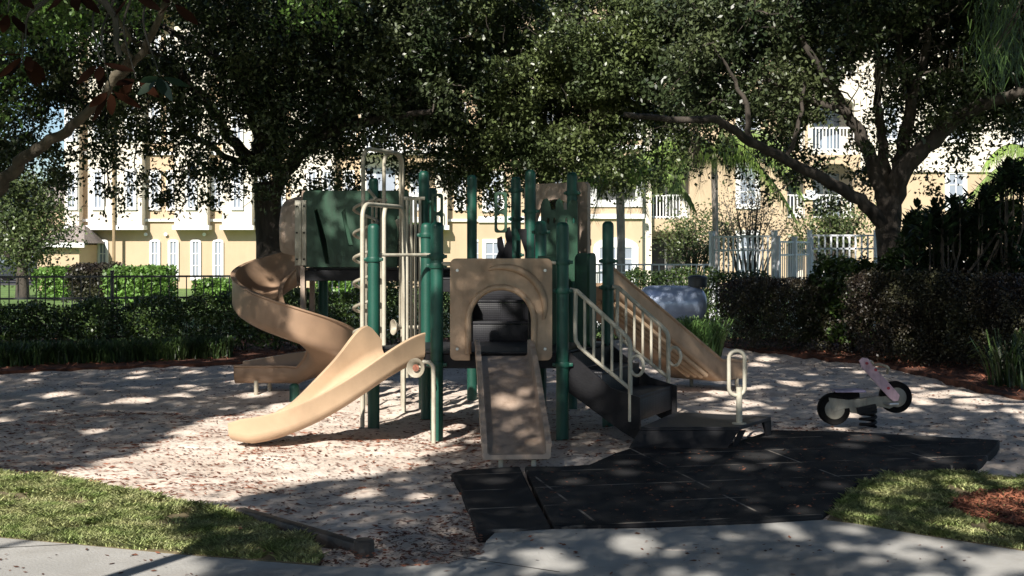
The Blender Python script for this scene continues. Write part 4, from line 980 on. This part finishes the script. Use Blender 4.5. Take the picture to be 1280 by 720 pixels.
def straps(name, cx, cy, rx, ry, n, h, label, m, wdt=.012, cat='ornamental grass', lo=.5, hi=1.5, z=.04, kind=None):
    az = rng.uniform(0, 2*np.pi, n); rr = np.sqrt(rng.random(n)); x = cx+rx*rr*np.cos(az); y = cy+ry*rr*np.sin(az)
    H = h*rng.uniform(.5, 1.1, n); az = rng.uniform(0, 2*np.pi, n); R_ = H*rng.uniform(.3, .95, n)
    ux, uy = np.cos(az), np.sin(az); vv = []
    prev = None
    ts = [0, .35, .7, 1.0]; zs = [0, .55, .92, .78]; ws = [1, 1, .7, .05]; segs = []
    pts = [np.stack([x+ux*R_*t**1.4, y+uy*R_*t**1.4, z+H*zz_], 1) for t, zz_ in zip(ts, zs)]
    sd_ = np.stack([-uy, ux, np.zeros(n)], 1)*wdt
    V = []; tn = rng.uniform(lo, hi, n)
    for k in range(3): V.append(np.stack([pts[k]-sd_*ws[k], pts[k]+sd_*ws[k], pts[k+1]+sd_*ws[k+1], pts[k+1]-sd_*ws[k+1]], 1))
    V = np.concatenate(V); o = quads_obj(name, V, 4, m, np.concatenate([tn]*3)); tag(o, label, cat, kind=kind); return o
straps('ornamental_grass', X(866, 19.6), 19.6, .42, .35, 900, .62, 'bright strappy grass clump in front of the silver tank', M['strap'], .009, lo=.9, hi=2.0)
straps('ornamental_grass', X(1290, 15.6), 15.6, .5, .4, 260, .66, 'long grey-green strappy clump at the right edge before the hedge', M['strap'], .010, lo=.25, hi=.7)
for k, (px_, yy, lb_) in enumerate([(10, 18.5, 'dark strappy plant at the left end of the row below the hedge'), (70, 18.9, 'second strappy plant from the left below the hedge'), (132, 19.1, 'strappy plant below the middle of the left hedge'), (190, 19.4, 'strappy plant below the left hedge, fourth from the left'), (250, 19.8, 'strappy plant below the hedge nearest the spiral slide')]):
    straps('liriope_plant', X(px_, yy), yy, .5, .35, 900, .33, lb_, M['strap'], .007, cat='ornamental grass', lo=.25, hi=.8)

# ---- oaks
def limb(b, pts, r0, r1, n=10, wob=.04):
    P = catmull([Vector(p) for p in pts], 5)
    P = [p+Vector((random.gauss(0, wob), random.gauss(0, wob), random.gauss(0, wob*.5)))*(1 if 0 < i < len(P)-1 else 0)*.5 for i, p in enumerate(P)]
    rr = [r0+(r1-r0)*(i/(len(P)-1))**.8 for i in range(len(P))]
    b.tube(P, rr, n); return P
def grow(b, p, d, L, r, depth, tips, spread=.55):
    q = p; pts = [p]; rr = [r]; d = d.normalized()
    for i in range(4):
        d = (d+Vector((random.gauss(0, .18), random.gauss(0, .18), random.gauss(0, .12)))).normalized(); q = q+d*L/4; pts.append(q); rr.append(r*(1-.13*(i+1)))
    b.tube(pts, rr, 6 if depth > 1 else 5)
    tips.append(q)
    if depth == 0: return
    for k in range(random.choice((2, 3))):
        o = pts[random.choice((2, 3, 4))]; nd = d+Vector((random.gauss(0, spread), random.gauss(0, spread), random.gauss(.05, spread*.6)))
        grow(b, o, nd, L*random.uniform(.62, .85), r*.55, depth-1, tips, spread)

# density of the canopy's lower part over 16 x 7 cells, as (x at 24 m, height) field
D = np.array([
 [.92,.92,.9,.92,.95,.95,.96,.95,.95,.95,.95,.93,.92,.94,.96,.95],
 [.8,.85,.9,.9,.93,.93,.95,.93,.95,.95,.95,.93,.9,.93,.96,.94],
 [.8,.82,.85,.8,.92,.93,.95,.95,.95,.95,.94,.92,.9,.93,.95,.9],
 [.8,.62,.58,.7,.88,.9,.95,.93,.95,.95,.93,.9,.88,.66,.78,.72],
 [.72,.38,.42,.66,.78,.66,.88,.85,.93,.85,.45,.20,.6,.30,.34,.30],
 [.5,.42,.50,.62,.55,.32,.42,.7,.8,.5,.10,.05,.34,.10,.08,.02],
 [.1,.26,.26,.36,.06,.0,.05,.30,.22,.05,0,0,.0,.02,0,0],
 [0,0,0,0,0,0,0,0,0,0,0,0,0,0,0,0]])
def Dens(xw, zw):
    u = np.clip((xw*F/24+640)/80-.5, 0, 14.999); v = np.clip((HOR-(zw-EYE)*F/24)/40-.5, 0, 6.999)
    i = u.astype(int); j = v.astype(int); fu = u-i; fv = v-j
    return (D[j, i]*(1-fu)+D[j, i+1]*fu)*(1-fv)+(D[j+1, i]*(1-fu)+D[j+1, i+1]*fu)*fv
def crown_positions(x0, x1, yc, yr, n_blob, leaves, zlo=2.3, zhi=6.8, fade=0.8, br=.27):
    out = []
    X_ = rng.uniform(x0-fade, x1+fade, n_blob*4); Z_ = rng.uniform(zlo, zhi, n_blob*4)
    edge = np.clip((X_-(x0-fade))/(2*fade), 0, 1)*np.clip(((x1+fade)-X_)/(2*fade), 0, 1)
    d = Dens(X_, Z_); lam = -np.log(1-np.clip(d, 0, .97))/3.4
    k = rng.random(len(X_)) < lam*np.clip(edge*1.5, 0, 1)
    X_, Z_ = X_[k], Z_[k]
    Y_ = yc+yr*rng.uniform(-1, 1, len(X_))*np.sqrt(np.clip((Z_-1.5)/4, .15, 1))
    sc = Y_/24; Xw = X_*sc; Zw = EYE+(Z_-EYE)*sc
    C = np.stack([Xw, Y_, Zw], 1)
    m = leaves; rad = rng.uniform(.6, 1.3, len(C))*br
    P = C[:, None, :]+rng.normal(0, 1, (len(C), m, 3))*rad[:, None, None]*np.array([1, 1, .75])*.62
    P = P.reshape(-1, 3)
    g = .75*vnoise(P[:, 0]*1.3, P[:, 1]*.7, P[:, 2]*1.7)+.25*vnoise(P[:, 0]*3.5+9, P[:, 1]*2, P[:, 2]*4.5)
    P = P[g > .41+.04*(rng.random(len(P))-.5)]
    return C, P
def upper_positions(x0, x1, y0, y1, z0, z1, n_blob, leaves, br=.5):
    C = np.stack([rng.uniform(x0, x1, n_blob), rng.uniform(y0, y1, n_blob), rng.uniform(z0, z1, n_blob)], 1)
    cx, cy = (x0+x1)/2, (y0+y1)/2
    e = ((C[:, 0]-cx)/((x1-x0)/2))**2+((C[:, 1]-cy)/((y1-y0)/2))**2+(np.clip(C[:, 2]-z0, 0, 99)/(z1-z0))**2
    C = C[e < 1.1]
    P = C[:, None, :]+rng.normal(0, 1, (len(C), leaves, 3))*br*.6
    return P.reshape(-1, 3)
def twigs(b, src, C, frac, r=.012):
    S = [np.array(tuple(s)) for s in src]; A = np.array(S)
    idx = rng.permutation(len(C))[:int(len(C)*frac)]
    d0 = np.array([np.linalg.norm(A-C[i], axis=1).min() for i in idx]); idx = idx[np.argsort(d0)]
    buf = np.zeros((len(A)+len(idx), 3)); buf[:len(A)] = A; gen = np.zeros(len(buf)); n = len(A)
    for i in idx:
        dd = np.linalg.norm(buf[:n]-C[i], axis=1); j = int(dd.argmin())
        if dd[j] > 1.6: continue
        g = gen[j]+1; s_ = Vector(buf[j]); c = Vector(C[i]); k = min(1, dd[j]); th = r*max(.35, 1.7-.22*g)
        m1 = s_.lerp(c, .35)+Vector((random.gauss(0, .07), random.gauss(0, .07), random.gauss(.02, .06)))*k; m2 = s_.lerp(c, .7)+Vector((random.gauss(0, .07), random.gauss(0, .07), random.gauss(.03, .06)))*k
        b.tube([s_, m1, m2, c], [th*1.3, th, th*.8, th*.55], 4, caps=False)
        buf[n] = C[i]; gen[n] = g; n += 1

def oak(name, base, label, trunkfn, crown, leafm, uppers, tone=(.55, 1.5), L=.07, W=.036, twig=.6, moss=0, barkm='bark'):
    root = empty(name, base, label, 'tree'); b = MB(); tips = []
    trunkfn(b, tips)
    C, P = crown_positions(*crown)
    twigs(b, tips, C, twig)
    b.build('trunk', M[barkm], root, auto=80)
    if uppers:
        U = np.concatenate([upper_positions(*u) for u in uppers])
        quads_obj('upper_crown', leaf_verts(U, .15, .10), 4, leafm, tones(len(U), *tone), root)
    N = len(P)
    quads_obj('crown', leaf_verts(P, rng.uniform(L*.7, L*1.3, N), rng.uniform(W*.7, W*1.3, N)), 4, leafm, tones(N, *tone), root)
    if moss:
        V = []
        idx = rng.permutation(len(C))[:moss]
        for i in idx:
            c = C[i]
            for _ in range(26):
                o = c+rng.normal(0, .07, 3); ln = rng.uniform(.15, .5); sx_ = rng.normal(0, .05)
                V.append([o, o+[.008, 0, 0], o+[.006+sx_, 0, -ln], o+[sx_, .004, -ln]])
        o_ = quads_obj('moss', np.array(V), 4, M['moss'], rng.uniform(.5, 1.4, len(V)), root); o_['kind'] = 'stuff'
    return root
T1Y, T2Y, T3Y = 24.0, 26.5, 21.5
def t1(b, tips):
    Y = T1Y; base = [(X(338, Y), Y, -.1), (X(338, Y), Y, .8), (X(337, Y), Y, 1.9), (X(333, Y), Y, 2.9)]
    b.tube([(X(338, Y), Y, -.2), (X(338, Y), Y, .15)], [.42, .30], 16)
    tips += limb(b, base, .29, .24, 16, .02)
    tips += limb(b, [at(333, 205, Y), at(322, 150, Y), at(300, 90, Y-.6), at(285, 20, Y-1), at(270, -60, Y-1.5)], .20, .07)
    tips += limb(b, [at(332, 210, Y), at(345, 150, Y+.4), at(362, 90, Y+.8), at(380, 20, Y+1), at(400, -70, Y+1.2)], .20, .07)
    tips += limb(b, [at(340, 250, Y), at(365, 205, Y-.4), at(410, 165, Y-1), at(470, 150, Y-1.6), at(540, 140, Y-2)], .15, .05)
    tips += limb(b, [at(330, 215, Y), at(295, 180, Y-.5), at(260, 130, Y-1), at(210, 80, Y-1.5), at(150, 40, Y-2)], .13, .04)
    tips += limb(b, [at(325, 200, Y), at(290, 200, Y-.3), at(240, 170, Y+.5), at(180, 165, Y+1)], .08, .03)
    tips += limb(b, [at(352, 120, Y), at(410, 90, Y), at(470, 60, Y), at(540, 50, Y+.5)], .09, .03)
    tips += limb(b, [at(300, 90, Y-.6), at(230, 50, Y), at(150, 0, Y+1)], .09, .03)
def t2(b, tips):
    Y = T2Y; tips += limb(b, [(X(690, Y), Y, -.1), (X(688, Y), Y, 1.5), (X(684, Y), Y, 3), at(676, 160, Y), at(652, 110, Y), at(640, 40, Y), at(630, -40, Y)], .22, .08, 12)
    tips += limb(b, [at(684, 220, Y), at(700, 150, Y-.5), at(740, 90, Y-1), at(790, 30, Y-1)], .14, .04)
    tips += limb(b, [at(684, 215, Y), at(650, 160, Y+.5), at(600, 120, Y+.4), at(560, 90, Y)], .11, .03)
    tips += limb(b, [at(680, 180, Y), at(720, 120, Y+1), at(820, 100, Y+1)], .1, .03)
def t3(b, tips):
    Y = T3Y
    b.tube([(X(1112, Y), Y, -.2), (X(1112, Y), Y, .2)], [.32, .22], 16)
    tips += limb(b, [(X(1112, Y), Y, -.1), (X(1112, Y), Y, 1.0), at(1111, 300, Y), at(1112, 245, Y)], .205, .20, 16, .02)
    tips += limb(b, [at(1108, 285, Y), at(1080, 255, Y-.2), at(1040, 230, Y-.5), at(990, 203, Y-.9), at(940, 178, Y-1.3), at(895, 150, Y-1.7), at(850, 150, Y-2), at(780, 143, Y-2.2)], .125, .04, 12)
    tips += limb(b, [at(1108, 255, Y), at(1092, 205, Y), at(1072, 165, Y-.2), at(1052, 130, Y-.4), at(1020, 80, Y-.8), at(990, 20, Y-1)], .15, .04)
    tips += limb(b, [at(1108, 245, Y), at(1103, 190, Y), at(1097, 140, Y), at(1098, 80, Y+.3), at(1090, 10, Y+.5)], .11, .04)
    tips += limb(b, [at(1116, 245, Y), at(1126, 190, Y), at(1140, 130, Y-.2), at(1150, 90, Y-.3), at(1165, 20, Y-.5)], .15, .05)
    tips += limb(b, [at(1114, 250, Y), at(1135, 205, Y-.3), at(1172, 168, Y-.5), at(1210, 140, Y-.8), at(1260, 120, Y-1.2), at(1330, 100, Y-1.6)], .19, .07)
    tips += limb(b, [at(1130, 215, Y), at(1150, 185, Y+.3), at(1190, 150, Y+.6), at(1230, 90, Y+.8)], .10, .04)
    tips += limb(b, [at(1140, 130, Y), at(1125, 70, Y), at(1130, 0, Y)], .09, .03)
    tips += limb(b, [at(1060, 140, Y-.4), at(1010, 125, Y-.6), at(960, 100, Y-1)], .08, .03)
    tips += limb(b, [at(940, 178, Y-1.3), at(930, 120, Y-1.3), at(900, 70, Y-1.5)], .06, .02)
    tips += limb(b, [at(985, 203, Y-.9), at(1000, 150, Y-1), at(1005, 90, Y-1)], .05, .02)
x_ = lambda p: X(p, 24)
oak('oak_tree', (X(338, T1Y), T1Y, 0), 'large dark oak with forked trunk behind the spiral slide on the left', t1, (x_(-120), x_(560), 24, 2.6, 1350, 95), M['leaf'], [(-13, 1, 17.5, 30, 6.2, 10.5, 800, 46)], moss=0, L=.095, W=.05)
oak('oak_tree', (X(690, T2Y), T2Y, 0), 'middle oak with dappled trunk directly behind the play structure', t2, (x_(560), x_(860), 25, 2.6, 950, 95), M['leaf2'], [(-3, 1.8, 24, 31, 6.8, 10, 200, 40)], moss=14, L=.085, W=.048)
oak('oak_tree', (X(1112, T3Y), T3Y, 0), 'large right-hand oak with spreading black limbs rising behind the purple hedge', t3, (x_(860), x_(1400), 22.5, 2.4, 1350, 95), M['leaf'], [(5.2, 14, 15.5, 27, 5.6, 10, 700, 46)], moss=16, L=.09, W=.048)

# near-left limb tree, its trunk stands outside the frame
def t0(b, tips):
    Y = 13.5; tips += limb(b, [(-6.4, Y, -.1), (-6.3, Y, 1.2), (-6.0, Y, 2.0)], .24, .2, 14, .02)
    tips += limb(b, [(-6.1, Y, 1.9), at(-20, 250, Y), at(20, 208, Y-.1), at(55, 180, Y-.3), at(100, 150, Y-.5), at(150, 95, Y-.8), at(190, 40, Y-1), at(230, -60, Y-1.2)], .088, .026, 12, .03)
    tips += limb(b, [(-6.0, Y, 2.0), (-5.8, Y-1, 3.6), (-5.2, Y-2, 5.2)], .2, .1)
    tips += limb(b, [at(140, 105, Y-.8), at(160, 60, Y-1), at(140, 0, Y-1)], .045, .02)
r0 = empty('leaning_tree', (-6.4, 13.5, 0), 'pale-barked tree limb leaning in from the left edge', 'tree'); b = MB(); tt = []; t0(b, tt); b.build('trunk', M['barkl'], r0, auto=80)
C = []
for px0, px1, py0, py1, n in ((-40, 130, -40, 62, 62), (80, 200, -50, 30, 24), (-60, 30, 70, 150, 14), (360, 430, -30, 26, 14)):
    for _ in range(n): C.append(tuple(at(random.uniform(px0, px1), random.uniform(py0, py1), random.uniform(12.2, 14.5))))
C = np.array(C); P = (C[:, None, :]+rng.normal(0, .12, (len(C), 50, 3))).reshape(-1, 3)
quads_obj('crown', leaf_verts(P, rng.uniform(.045, .075, len(P)), rng.uniform(.022, .038, len(P))), 4, M['hedge_lit'], tones(len(P), .3, 1.1), r0)  # brighter leaf colour stands in for sun on these near leaves

# ---- magnolia sprig in the near top left
mg = empty('magnolia_tree', (-3.2, 3.4, 0), 'drooping magnolia branch with rust-brown leaf undersides at the top left', 'tree')
def big_leaf(V, base, d, nrm, L, W):
    d = Vector(d).normalized(); s = d.cross(Vector(nrm)).normalized(); n_ = s.cross(d)
    P = [base, base+d*L*.25+s*W*.40-n_*.0, base+d*L*.6+s*W*.5, base+d*L*.9+s*W*.2, base+d*L, base+d*L*.9-s*W*.2, base+d*L*.6-s*W*.5, base+d*L*.25-s*W*.40]
    V.append([tuple(p) for p in P])
def whorl(V, c, n, L, spread=1.0, down=.2, axis=None):
    for k in range(n):
        a = 2*math.pi*k/n+random.uniform(-.3, .3); d = Vector((math.cos(a), math.sin(a)*.8, random.uniform(-.9, .35)-down)); big_leaf(V, Vector(c)+d*.01, d, (random.gauss(0, .4), -.8, .7), L*random.uniform(.75, 1.15), L*random.uniform(.30, .40))
VR = []; VG = []; b = MB(); MY = 4.2
b.tube([(-3.2, 3.4, -.1), (-3.2, 3.5, 1.6), (-2.9, 3.8, 2.7)], [.10, .08, .05], 12)
b.tube(catmull([Vector((-2.9, 3.8, 2.7)), Vector((-2.3, 4.1, 2.9)), at(100, -20, MY), at(150, 70, MY)], 5), [.05, .03, .012, .008], 8)
for px_, py_, n, kind in ((32, 68, 7, 0), (28, 80, 4, 0), (10, 15, 5, 0), (125, 78, 4, 0), (138, 112, 5, 0), (200, 95, 6, 1), (170, 98, 4, 0), (215, 2, 3, 0), (165, -8, 4, 0), (90, -15, 5, 0), (10, -20, 5, 0)):
    p = at(px_, py_, MY+random.uniform(-.15, .15)); whorl(VG if kind else VR, p, n, .095, down=.35)
    q = at(px_*.55+90, -60, MY+.1); b.tube(catmull([q, q.lerp(p, .35)+Vector((-.05, .02, -.02)), q.lerp(p, .7)+Vector((-.05, 0, .03)), p], 4), [.006, .002], 5)
b.build('trunk', M['bark'], mg)
quads_obj('rusty_leaves', np.array(VR), 8, M['rust'], rng.uniform(.4, 1.2, len(VR)), mg); quads_obj('green_leaves', np.array(VG), 8, M['magno'], rng.uniform(.6, 1.3, len(VG)), mg)

# ---- magnolia shrub, right
ms = empty('magnolia_shrub', (X(1215, 18.5), 18.8, 0), 'dark big-leaved magnolia shrub rising behind the purple hedge at right', 'shrub')
VL = []; b = MB()
for k in range(150):
    px_ = random.triangular(1115, 1345, 1250); top = np.interp(px_, [1115, 1140, 1200, 1240, 1262, 1300, 1345], [330, 255, 250, 225, 198, 215, 230]); py_ = random.uniform(top, 350)
    if random.random() < .3: py_ = random.uniform(top, top+20)
    p = at(px_, py_, random.uniform(18.6, 20.0)); 
    for j in range(5):
        pj = p-Vector((0, 0, .06*j))
        for a_ in range(3):
            a = random.uniform(0, 6.28); d = Vector((math.cos(a), math.sin(a), random.uniform(.2, 1.1))); big_leaf(VL, pj, d, (0, -.3, 1), random.uniform(.16, .24), random.uniform(.055, .08))
    if k % 2 == 0: b.tube([(X(1215, 18.5)+random.uniform(-.9, .9), 19, 0), p-Vector((0, 0, .7)), p], [.03, .015, .008], 5)
b.build('stem', M['bark'], ms); quads_obj('foliage', np.array(VL), 8, M['magno'], rng.uniform(.5, 1.6, len(VL)), ms)
leaf_box('shrub', [(X(1015, 21), 21.2), (X(1105, 20.3), 20.3)], 1.0, .2, 1.38, 9000, .085, .05, M['hedge'], 'mid-green bushy shrub beside the left of the right oak trunk', 'shrub', fuzz=.25)
leaf_box('shrub', [(X(1120, 20), 20.4), (X(1330, 19), 19.6)], 1.4, .2, 2.05, 22000, .09, .05, M['hedge'], 'dense dark shrub mass right of the oak trunk behind the hedge', 'shrub', fuzz=.2)
# yellowish sprays in front of the balconies
def spray_shrub(px_, py0, py1, Y, wpx, n, m, label, L=.11):
    root = empty('young_tree', (X(px_, Y), Y, 0), label, 'shrub'); b = MB(); C = []
    for k in range(n):
        e = at(px_+random.gauss(0, wpx), random.uniform(py0, py1), Y+random.uniform(-1, 1)); s = Vector((X(px_, Y)+random.uniform(-.2, .2), Y, 0)); mid = s.lerp(e, .6)+Vector((0, 0, .3)); b.tube([s, mid, e], [.03, .018, .006], 5); C += [tuple(e), tuple(mid.lerp(e, .5)), tuple(mid.lerp(e, .75))]
    b.build('trunk', M['bark'], root); C = np.array(C); P = (C[:, None, :]+rng.normal(0, .22, (len(C), 34, 3))).reshape(-1, 3)
    quads_obj('crown', leaf_verts(P, L, L*.5), 4, m, tones(len(P)), root)
spray_shrub(868, 262, 325, 38, 22, 34, M['leaf2'], 'leafy young tree in front of the lower balcony beside the palm')
spray_shrub(1040, 255, 300, 33, 22, 30, M['leaf2'], 'yellow-green young tree in front of the arched balcony')
spray_shrub(935, 235, 290, 36, 26, 26, M['moss'], 'grey-brown twiggy shrub between palm and small balcony', .08)
# ---- palms
def palm(px_, pytop, Y, label, n, ln, r):
    root = empty('palm_tree', (X(px_, Y), Y, 0), label, 'palm tree'); b = MB(); tip = at(px_, pytop, Y)
    b.tube([(X(px_, Y), Y, -.1), (X(px_, Y)+.03, Y, tip.z*.5), tip-Vector((0, 0, .5)), tip], [r*1.3, r, r*1.1, r*.7], 14); b.build('trunk', M['palmtrunk'], root)
    V = []; tn = []; fr = MB()
    for k in range(n):
        a = 2*math.pi*k/n+random.uniform(-.2, .2); el = random.uniform(.1, 1.2); d = Vector((math.cos(a), math.sin(a), 0)); pts = []
        for i in range(13):
            t = i/12; pts.append(tip+d*ln*(t*math.cos(el*.6))*.9+Vector((0, 0, ln*(math.sin(el)*t-.92*t*t))))
        fr.tube(pts, [.022, .012, .005], 5)
        for i in range(130):
            t = .10+.90*i/130; f = t*12; j = min(11, int(f)); p = pts[j].lerp(pts[j+1], f-j)
            for sg in (-1, 1):
                s = Vector((-d.y, d.x, 0))*sg; l = .8*(1-.4*t)*random.uniform(.7, 1.1); e = p+s*l*random.uniform(.15, .5)+d*l*.2-Vector((0, 0, l*random.uniform(.6, 1.0)))
                wv = d*.010; V.append([p-wv, p+wv, e+wv*.2, e-wv*.2]); tn.append(random.uniform(.6, 1.5))
    fr.build('frond_stem', M['palm'], root); quads_obj('fronds', np.array([[tuple(q) for q in v] for v in V]), 4, M['palm'], tn, root)
palm(775, 212, 33, 'slender queen palm with pale trunk left of the balcony', 20, 2.2, .10)
palm(893, 192, 33, 'queen palm with wide drooping fronds right of the balcony', 24, 2.7, .075)
palm(1300, 205, 34, 'queen palm at the far right edge in front of the white wall', 12, 2.2, .14)
# near hanging foliage top right
hg = empty('podocarpus_tree', (5.6, 10.5, 0), 'needle-leaved branch hanging into the top right corner', 'tree')
b = MB(); b.tube([(5.6, 10.5, -.1), (5.5, 10.5, 3), (5.3, 10.6, 6)], [.14, .12, .06], 12); V = []; tn = []
for k in range(15):
    p = at(random.uniform(1235, 1300), random.uniform(-50, 70), random.uniform(10.2, 11.2)); b.tube([(5.4, 10.5, random.uniform(4, 5)), p+Vector((.3, 0, .5)), p], [.02, .01, .004], 5)
    for j in range(60):
        t = random.random(); q = p+Vector((random.gauss(0, .10), random.gauss(0, .1), random.gauss(0, .12))); d = Vector((random.gauss(0, .35), random.gauss(0, .35), -1)).normalized(); l = random.uniform(.10, .20); s = Vector((.005, .003, 0)); V.append([q-s, q+s, q+d*l+s*.3, q+d*l-s*.3]); tn.append(random.uniform(.25, 1.0))
b.build('trunk', M['bark'], hg); quads_obj('needles', np.array([[tuple(q) for q in v] for v in V]), 4, M['strap'], tn, hg)

# ---- far trees
def far_tree(px_, Y, top, bot, wpx, m, label, n=120):
    root = empty('background_tree', (X(px_, Y), Y, 0), label, 'tree', 'trees in the background'); b = MB(); b.tube([(X(px_, Y), Y, -.1), (X(px_, Y), Y, Z((top+bot)/2, Y))], [.25, .12], 10)
    C = []
    for _ in range(n):
        a = random.uniform(0, 6.28); rr = random.random()**.5; py_ = random.uniform(top, bot); f = 1-abs((py_-(top*.4+bot*.6))/(bot-top))*.9; C.append((X(px_+wpx*rr*math.cos(a)*f, Y), Y+wpx/F*Y*rr*math.sin(a)*f, Z(py_, Y)))
    C = np.array(C)
    for c in C[::4]: b.tube([(X(px_, Y), Y, Z(bot, Y)), tuple(c)], [.07, .02], 5)
    b.build('trunk', M['bark'], root); P = (C[:, None, :]+rng.normal(0, .30, (len(C), 60, 3))).reshape(-1, 3)
    quads_obj('crown', leaf_verts(P, .14, .08), 4, m, tones(len(P)), root)
far_tree(28, 46, 225, 330, 62, M['leaf2'], 'olive-green tree at the far left beyond the fence', 200)
far_tree(-40, 90, 200, 330, 60, M['leaf'], 'dark tree in the far distance at the left edge', 120)
far_tree(70, 100, 245, 320, 40, M['leaf2'], 'distant green tree behind the cream annex', 120)

# ================================================================== SHADE TREES round the viewer (outside the frame)
def pxof(x, y): return 640+F*x/y, HOR+F*EYE/y
lit = [(-200, 700), (-200, 592), (0, 603), (60, 590), (150, 572), (240, 532), (330, 508), (450, 491), (540, 484), (640, 486), (690, 500), (640, 520), (575, 540), (550, 562), (470, 592), (385, 606), (300, 622), (222, 648), (228, 680), (242, 760), (-200, 760)]
half = [(1020, 670), (1075, 600), (1300, 600), (1330, 720), (1100, 700)]
pathz = [(690, 664), (1030, 656), (1300, 700), (1300, 760), (420, 760), (600, 690)]
back_half = [(400, 492), (400, 445), (700, 440), (760, 500), (690, 505)]
bk2 = [(660, 440), (700, 400), (1100, 400), (1300, 430), (1300, 480), (900, 450)]
def gapnoise(x, y, s): return .55*vnoise(x/s, y/s)+.30*vnoise(x/s*2.3+7, y/s*2.3)+.15*vnoise(x/s*5.1+3, y/s*5.1)
GX0, GX1, GY0, GY1, GR = -16.0, 14.0, 4.2, 30.0, .02
mx_ = np.arange(GX0, GX1, GR); my_ = np.arange(GY0, GY1, GR); shade = np.ones((len(mx_), len(my_)), bool)
NH = 15000; hx_ = rng.uniform(GX0, GX1, NH); hy_ = rng.uniform(GY0, GY1, NH); hp, hq = pxof(hx_, hy_)
fr_ = np.full(NH, .13)
fr_[inpoly(hp, hq, pathz)] = .75; fr_[inpoly(hp, hq, half)] = .95; fr_[inpoly(hp, hq, back_half)] = .55; fr_[inpoly(hp, hq, bk2)] = .16
fr_[(hp > 880) & (hq > 440) & (hq < 545)] = .34; fr_[hy_ > 17] *= .6
fr_ *= np.clip((gapnoise(hx_, hy_*.7, .9)-.33)*5, .05, 2.2)
kk = rng.random(NH) < fr_
for a, c in zip(hx_[kk], hy_[kk]):
    ra = float(np.clip(rng.lognormal(-2.65 if c < 9 else -2.5, .40), .045, .14 if c < 9 else .24)); rb_ = ra*1.65*rng.uniform(.7, 1.3)
    i0, i1 = int((a-ra-GX0)/GR), int((a+ra-GX0)/GR)+1; j0, j1 = int((c-rb_-GY0)/GR), int((c+rb_-GY0)/GR)+1
    i0, j0 = max(i0, 0), max(j0, 0); sub = shade[i0:i1, j0:j1]
    if sub.size == 0: continue
    e = ((mx_[i0:i0+sub.shape[0], None]-a)/ra)**2+((my_[None, j0:j0+sub.shape[1]]-c)/rb_)**2 < 1; sub[e] = False
NG = 1500000
gx_ = rng.uniform(GX0+.1, GX1-.1, NG); gy_ = GY0+.1+(GY1-GY0-.2)*rng.random(NG)
jx = gx_+.22*(vnoise(gx_*2.4, gy_*2.4)-.5); jy = gy_+.035*gy_*(vnoise(gx_*2.4+30, gy_*2.4)-.5)*2
jx += .16*(vnoise(gx_*7, gy_*7)-.5); jy += .3*(vnoise(gx_*7+30, gy_*7)-.5)
pj, qj = pxof(jx, jy); inl = inpoly(pj, qj, lit)
keep = shade[((gx_-GX0)/GR).astype(int), ((gy_-GY0)/GR).astype(int)] & ~inl & ~((gy_ > 25) & (gx_ > .5) & (gx_ < 7))
gx_, gy_ = gx_[keep], gy_[keep]
zz = rng.uniform(5.2, 9.0, len(gx_))
lx, ly_ = gx_-KX*zz, gy_-KY*zz
ok = (zz > EYE+.189*np.maximum(ly_, 0)*1.08+.5)
lx, ly_, zz = lx[ok], ly_[ok], zz[ok]
trunks = [(-7.5, -3.0), (5.2, -5.0), (-9.0, 7.0), (6.5, 5.5), (-1.5, -10.0)]
labs = ['shade oak outside the frame, left of the viewer', 'shade oak outside the frame, behind the viewer to the right', 'shade oak outside the frame at the left of the sand pit', 'shade oak outside the frame at the right of the path', 'shade oak standing behind the viewer']
dist = np.stack([np.hypot(lx-a, ly_-c) for a, c in trunks], 1)+rng.normal(0, .5, (len(lx), 5)); own = dist.argmin(1)
for k, (a, c) in enumerate(trunks):
    root = empty('shade_tree', (a, c, 0), labs[k], 'tree'); b = MB(); tips = []
    tips += limb(b, [(a, c, -.1), (a, c, 1.5), (a+.2, c+.2, 3), (a+.3, c+.3, 4.4)], .3, .2, 12)
    for j in range(7):
        an_ = j*.9+k; tips += limb(b, [(a+.2, c+.2, 3.2+.2*j), (a+1.2*math.cos(an_), c+1.2*math.sin(an_), 4.8+.2*j), (a+3.4*math.cos(an_), c+3.4*math.sin(an_), 6.2+.2*j)], .10, .03, 8) if (k, j) else []
    b.build('trunk', M['bark'], root)
    s_ = own == k; P = np.stack([lx[s_], ly_[s_], zz[s_]], 1)
    if len(P): quads_obj('crown', leaf_verts(P, rng.uniform(.06, .10, len(P)), rng.uniform(.035, .06, len(P)), up=1.0), 4, M['leaf'], tones(len(P)), root)
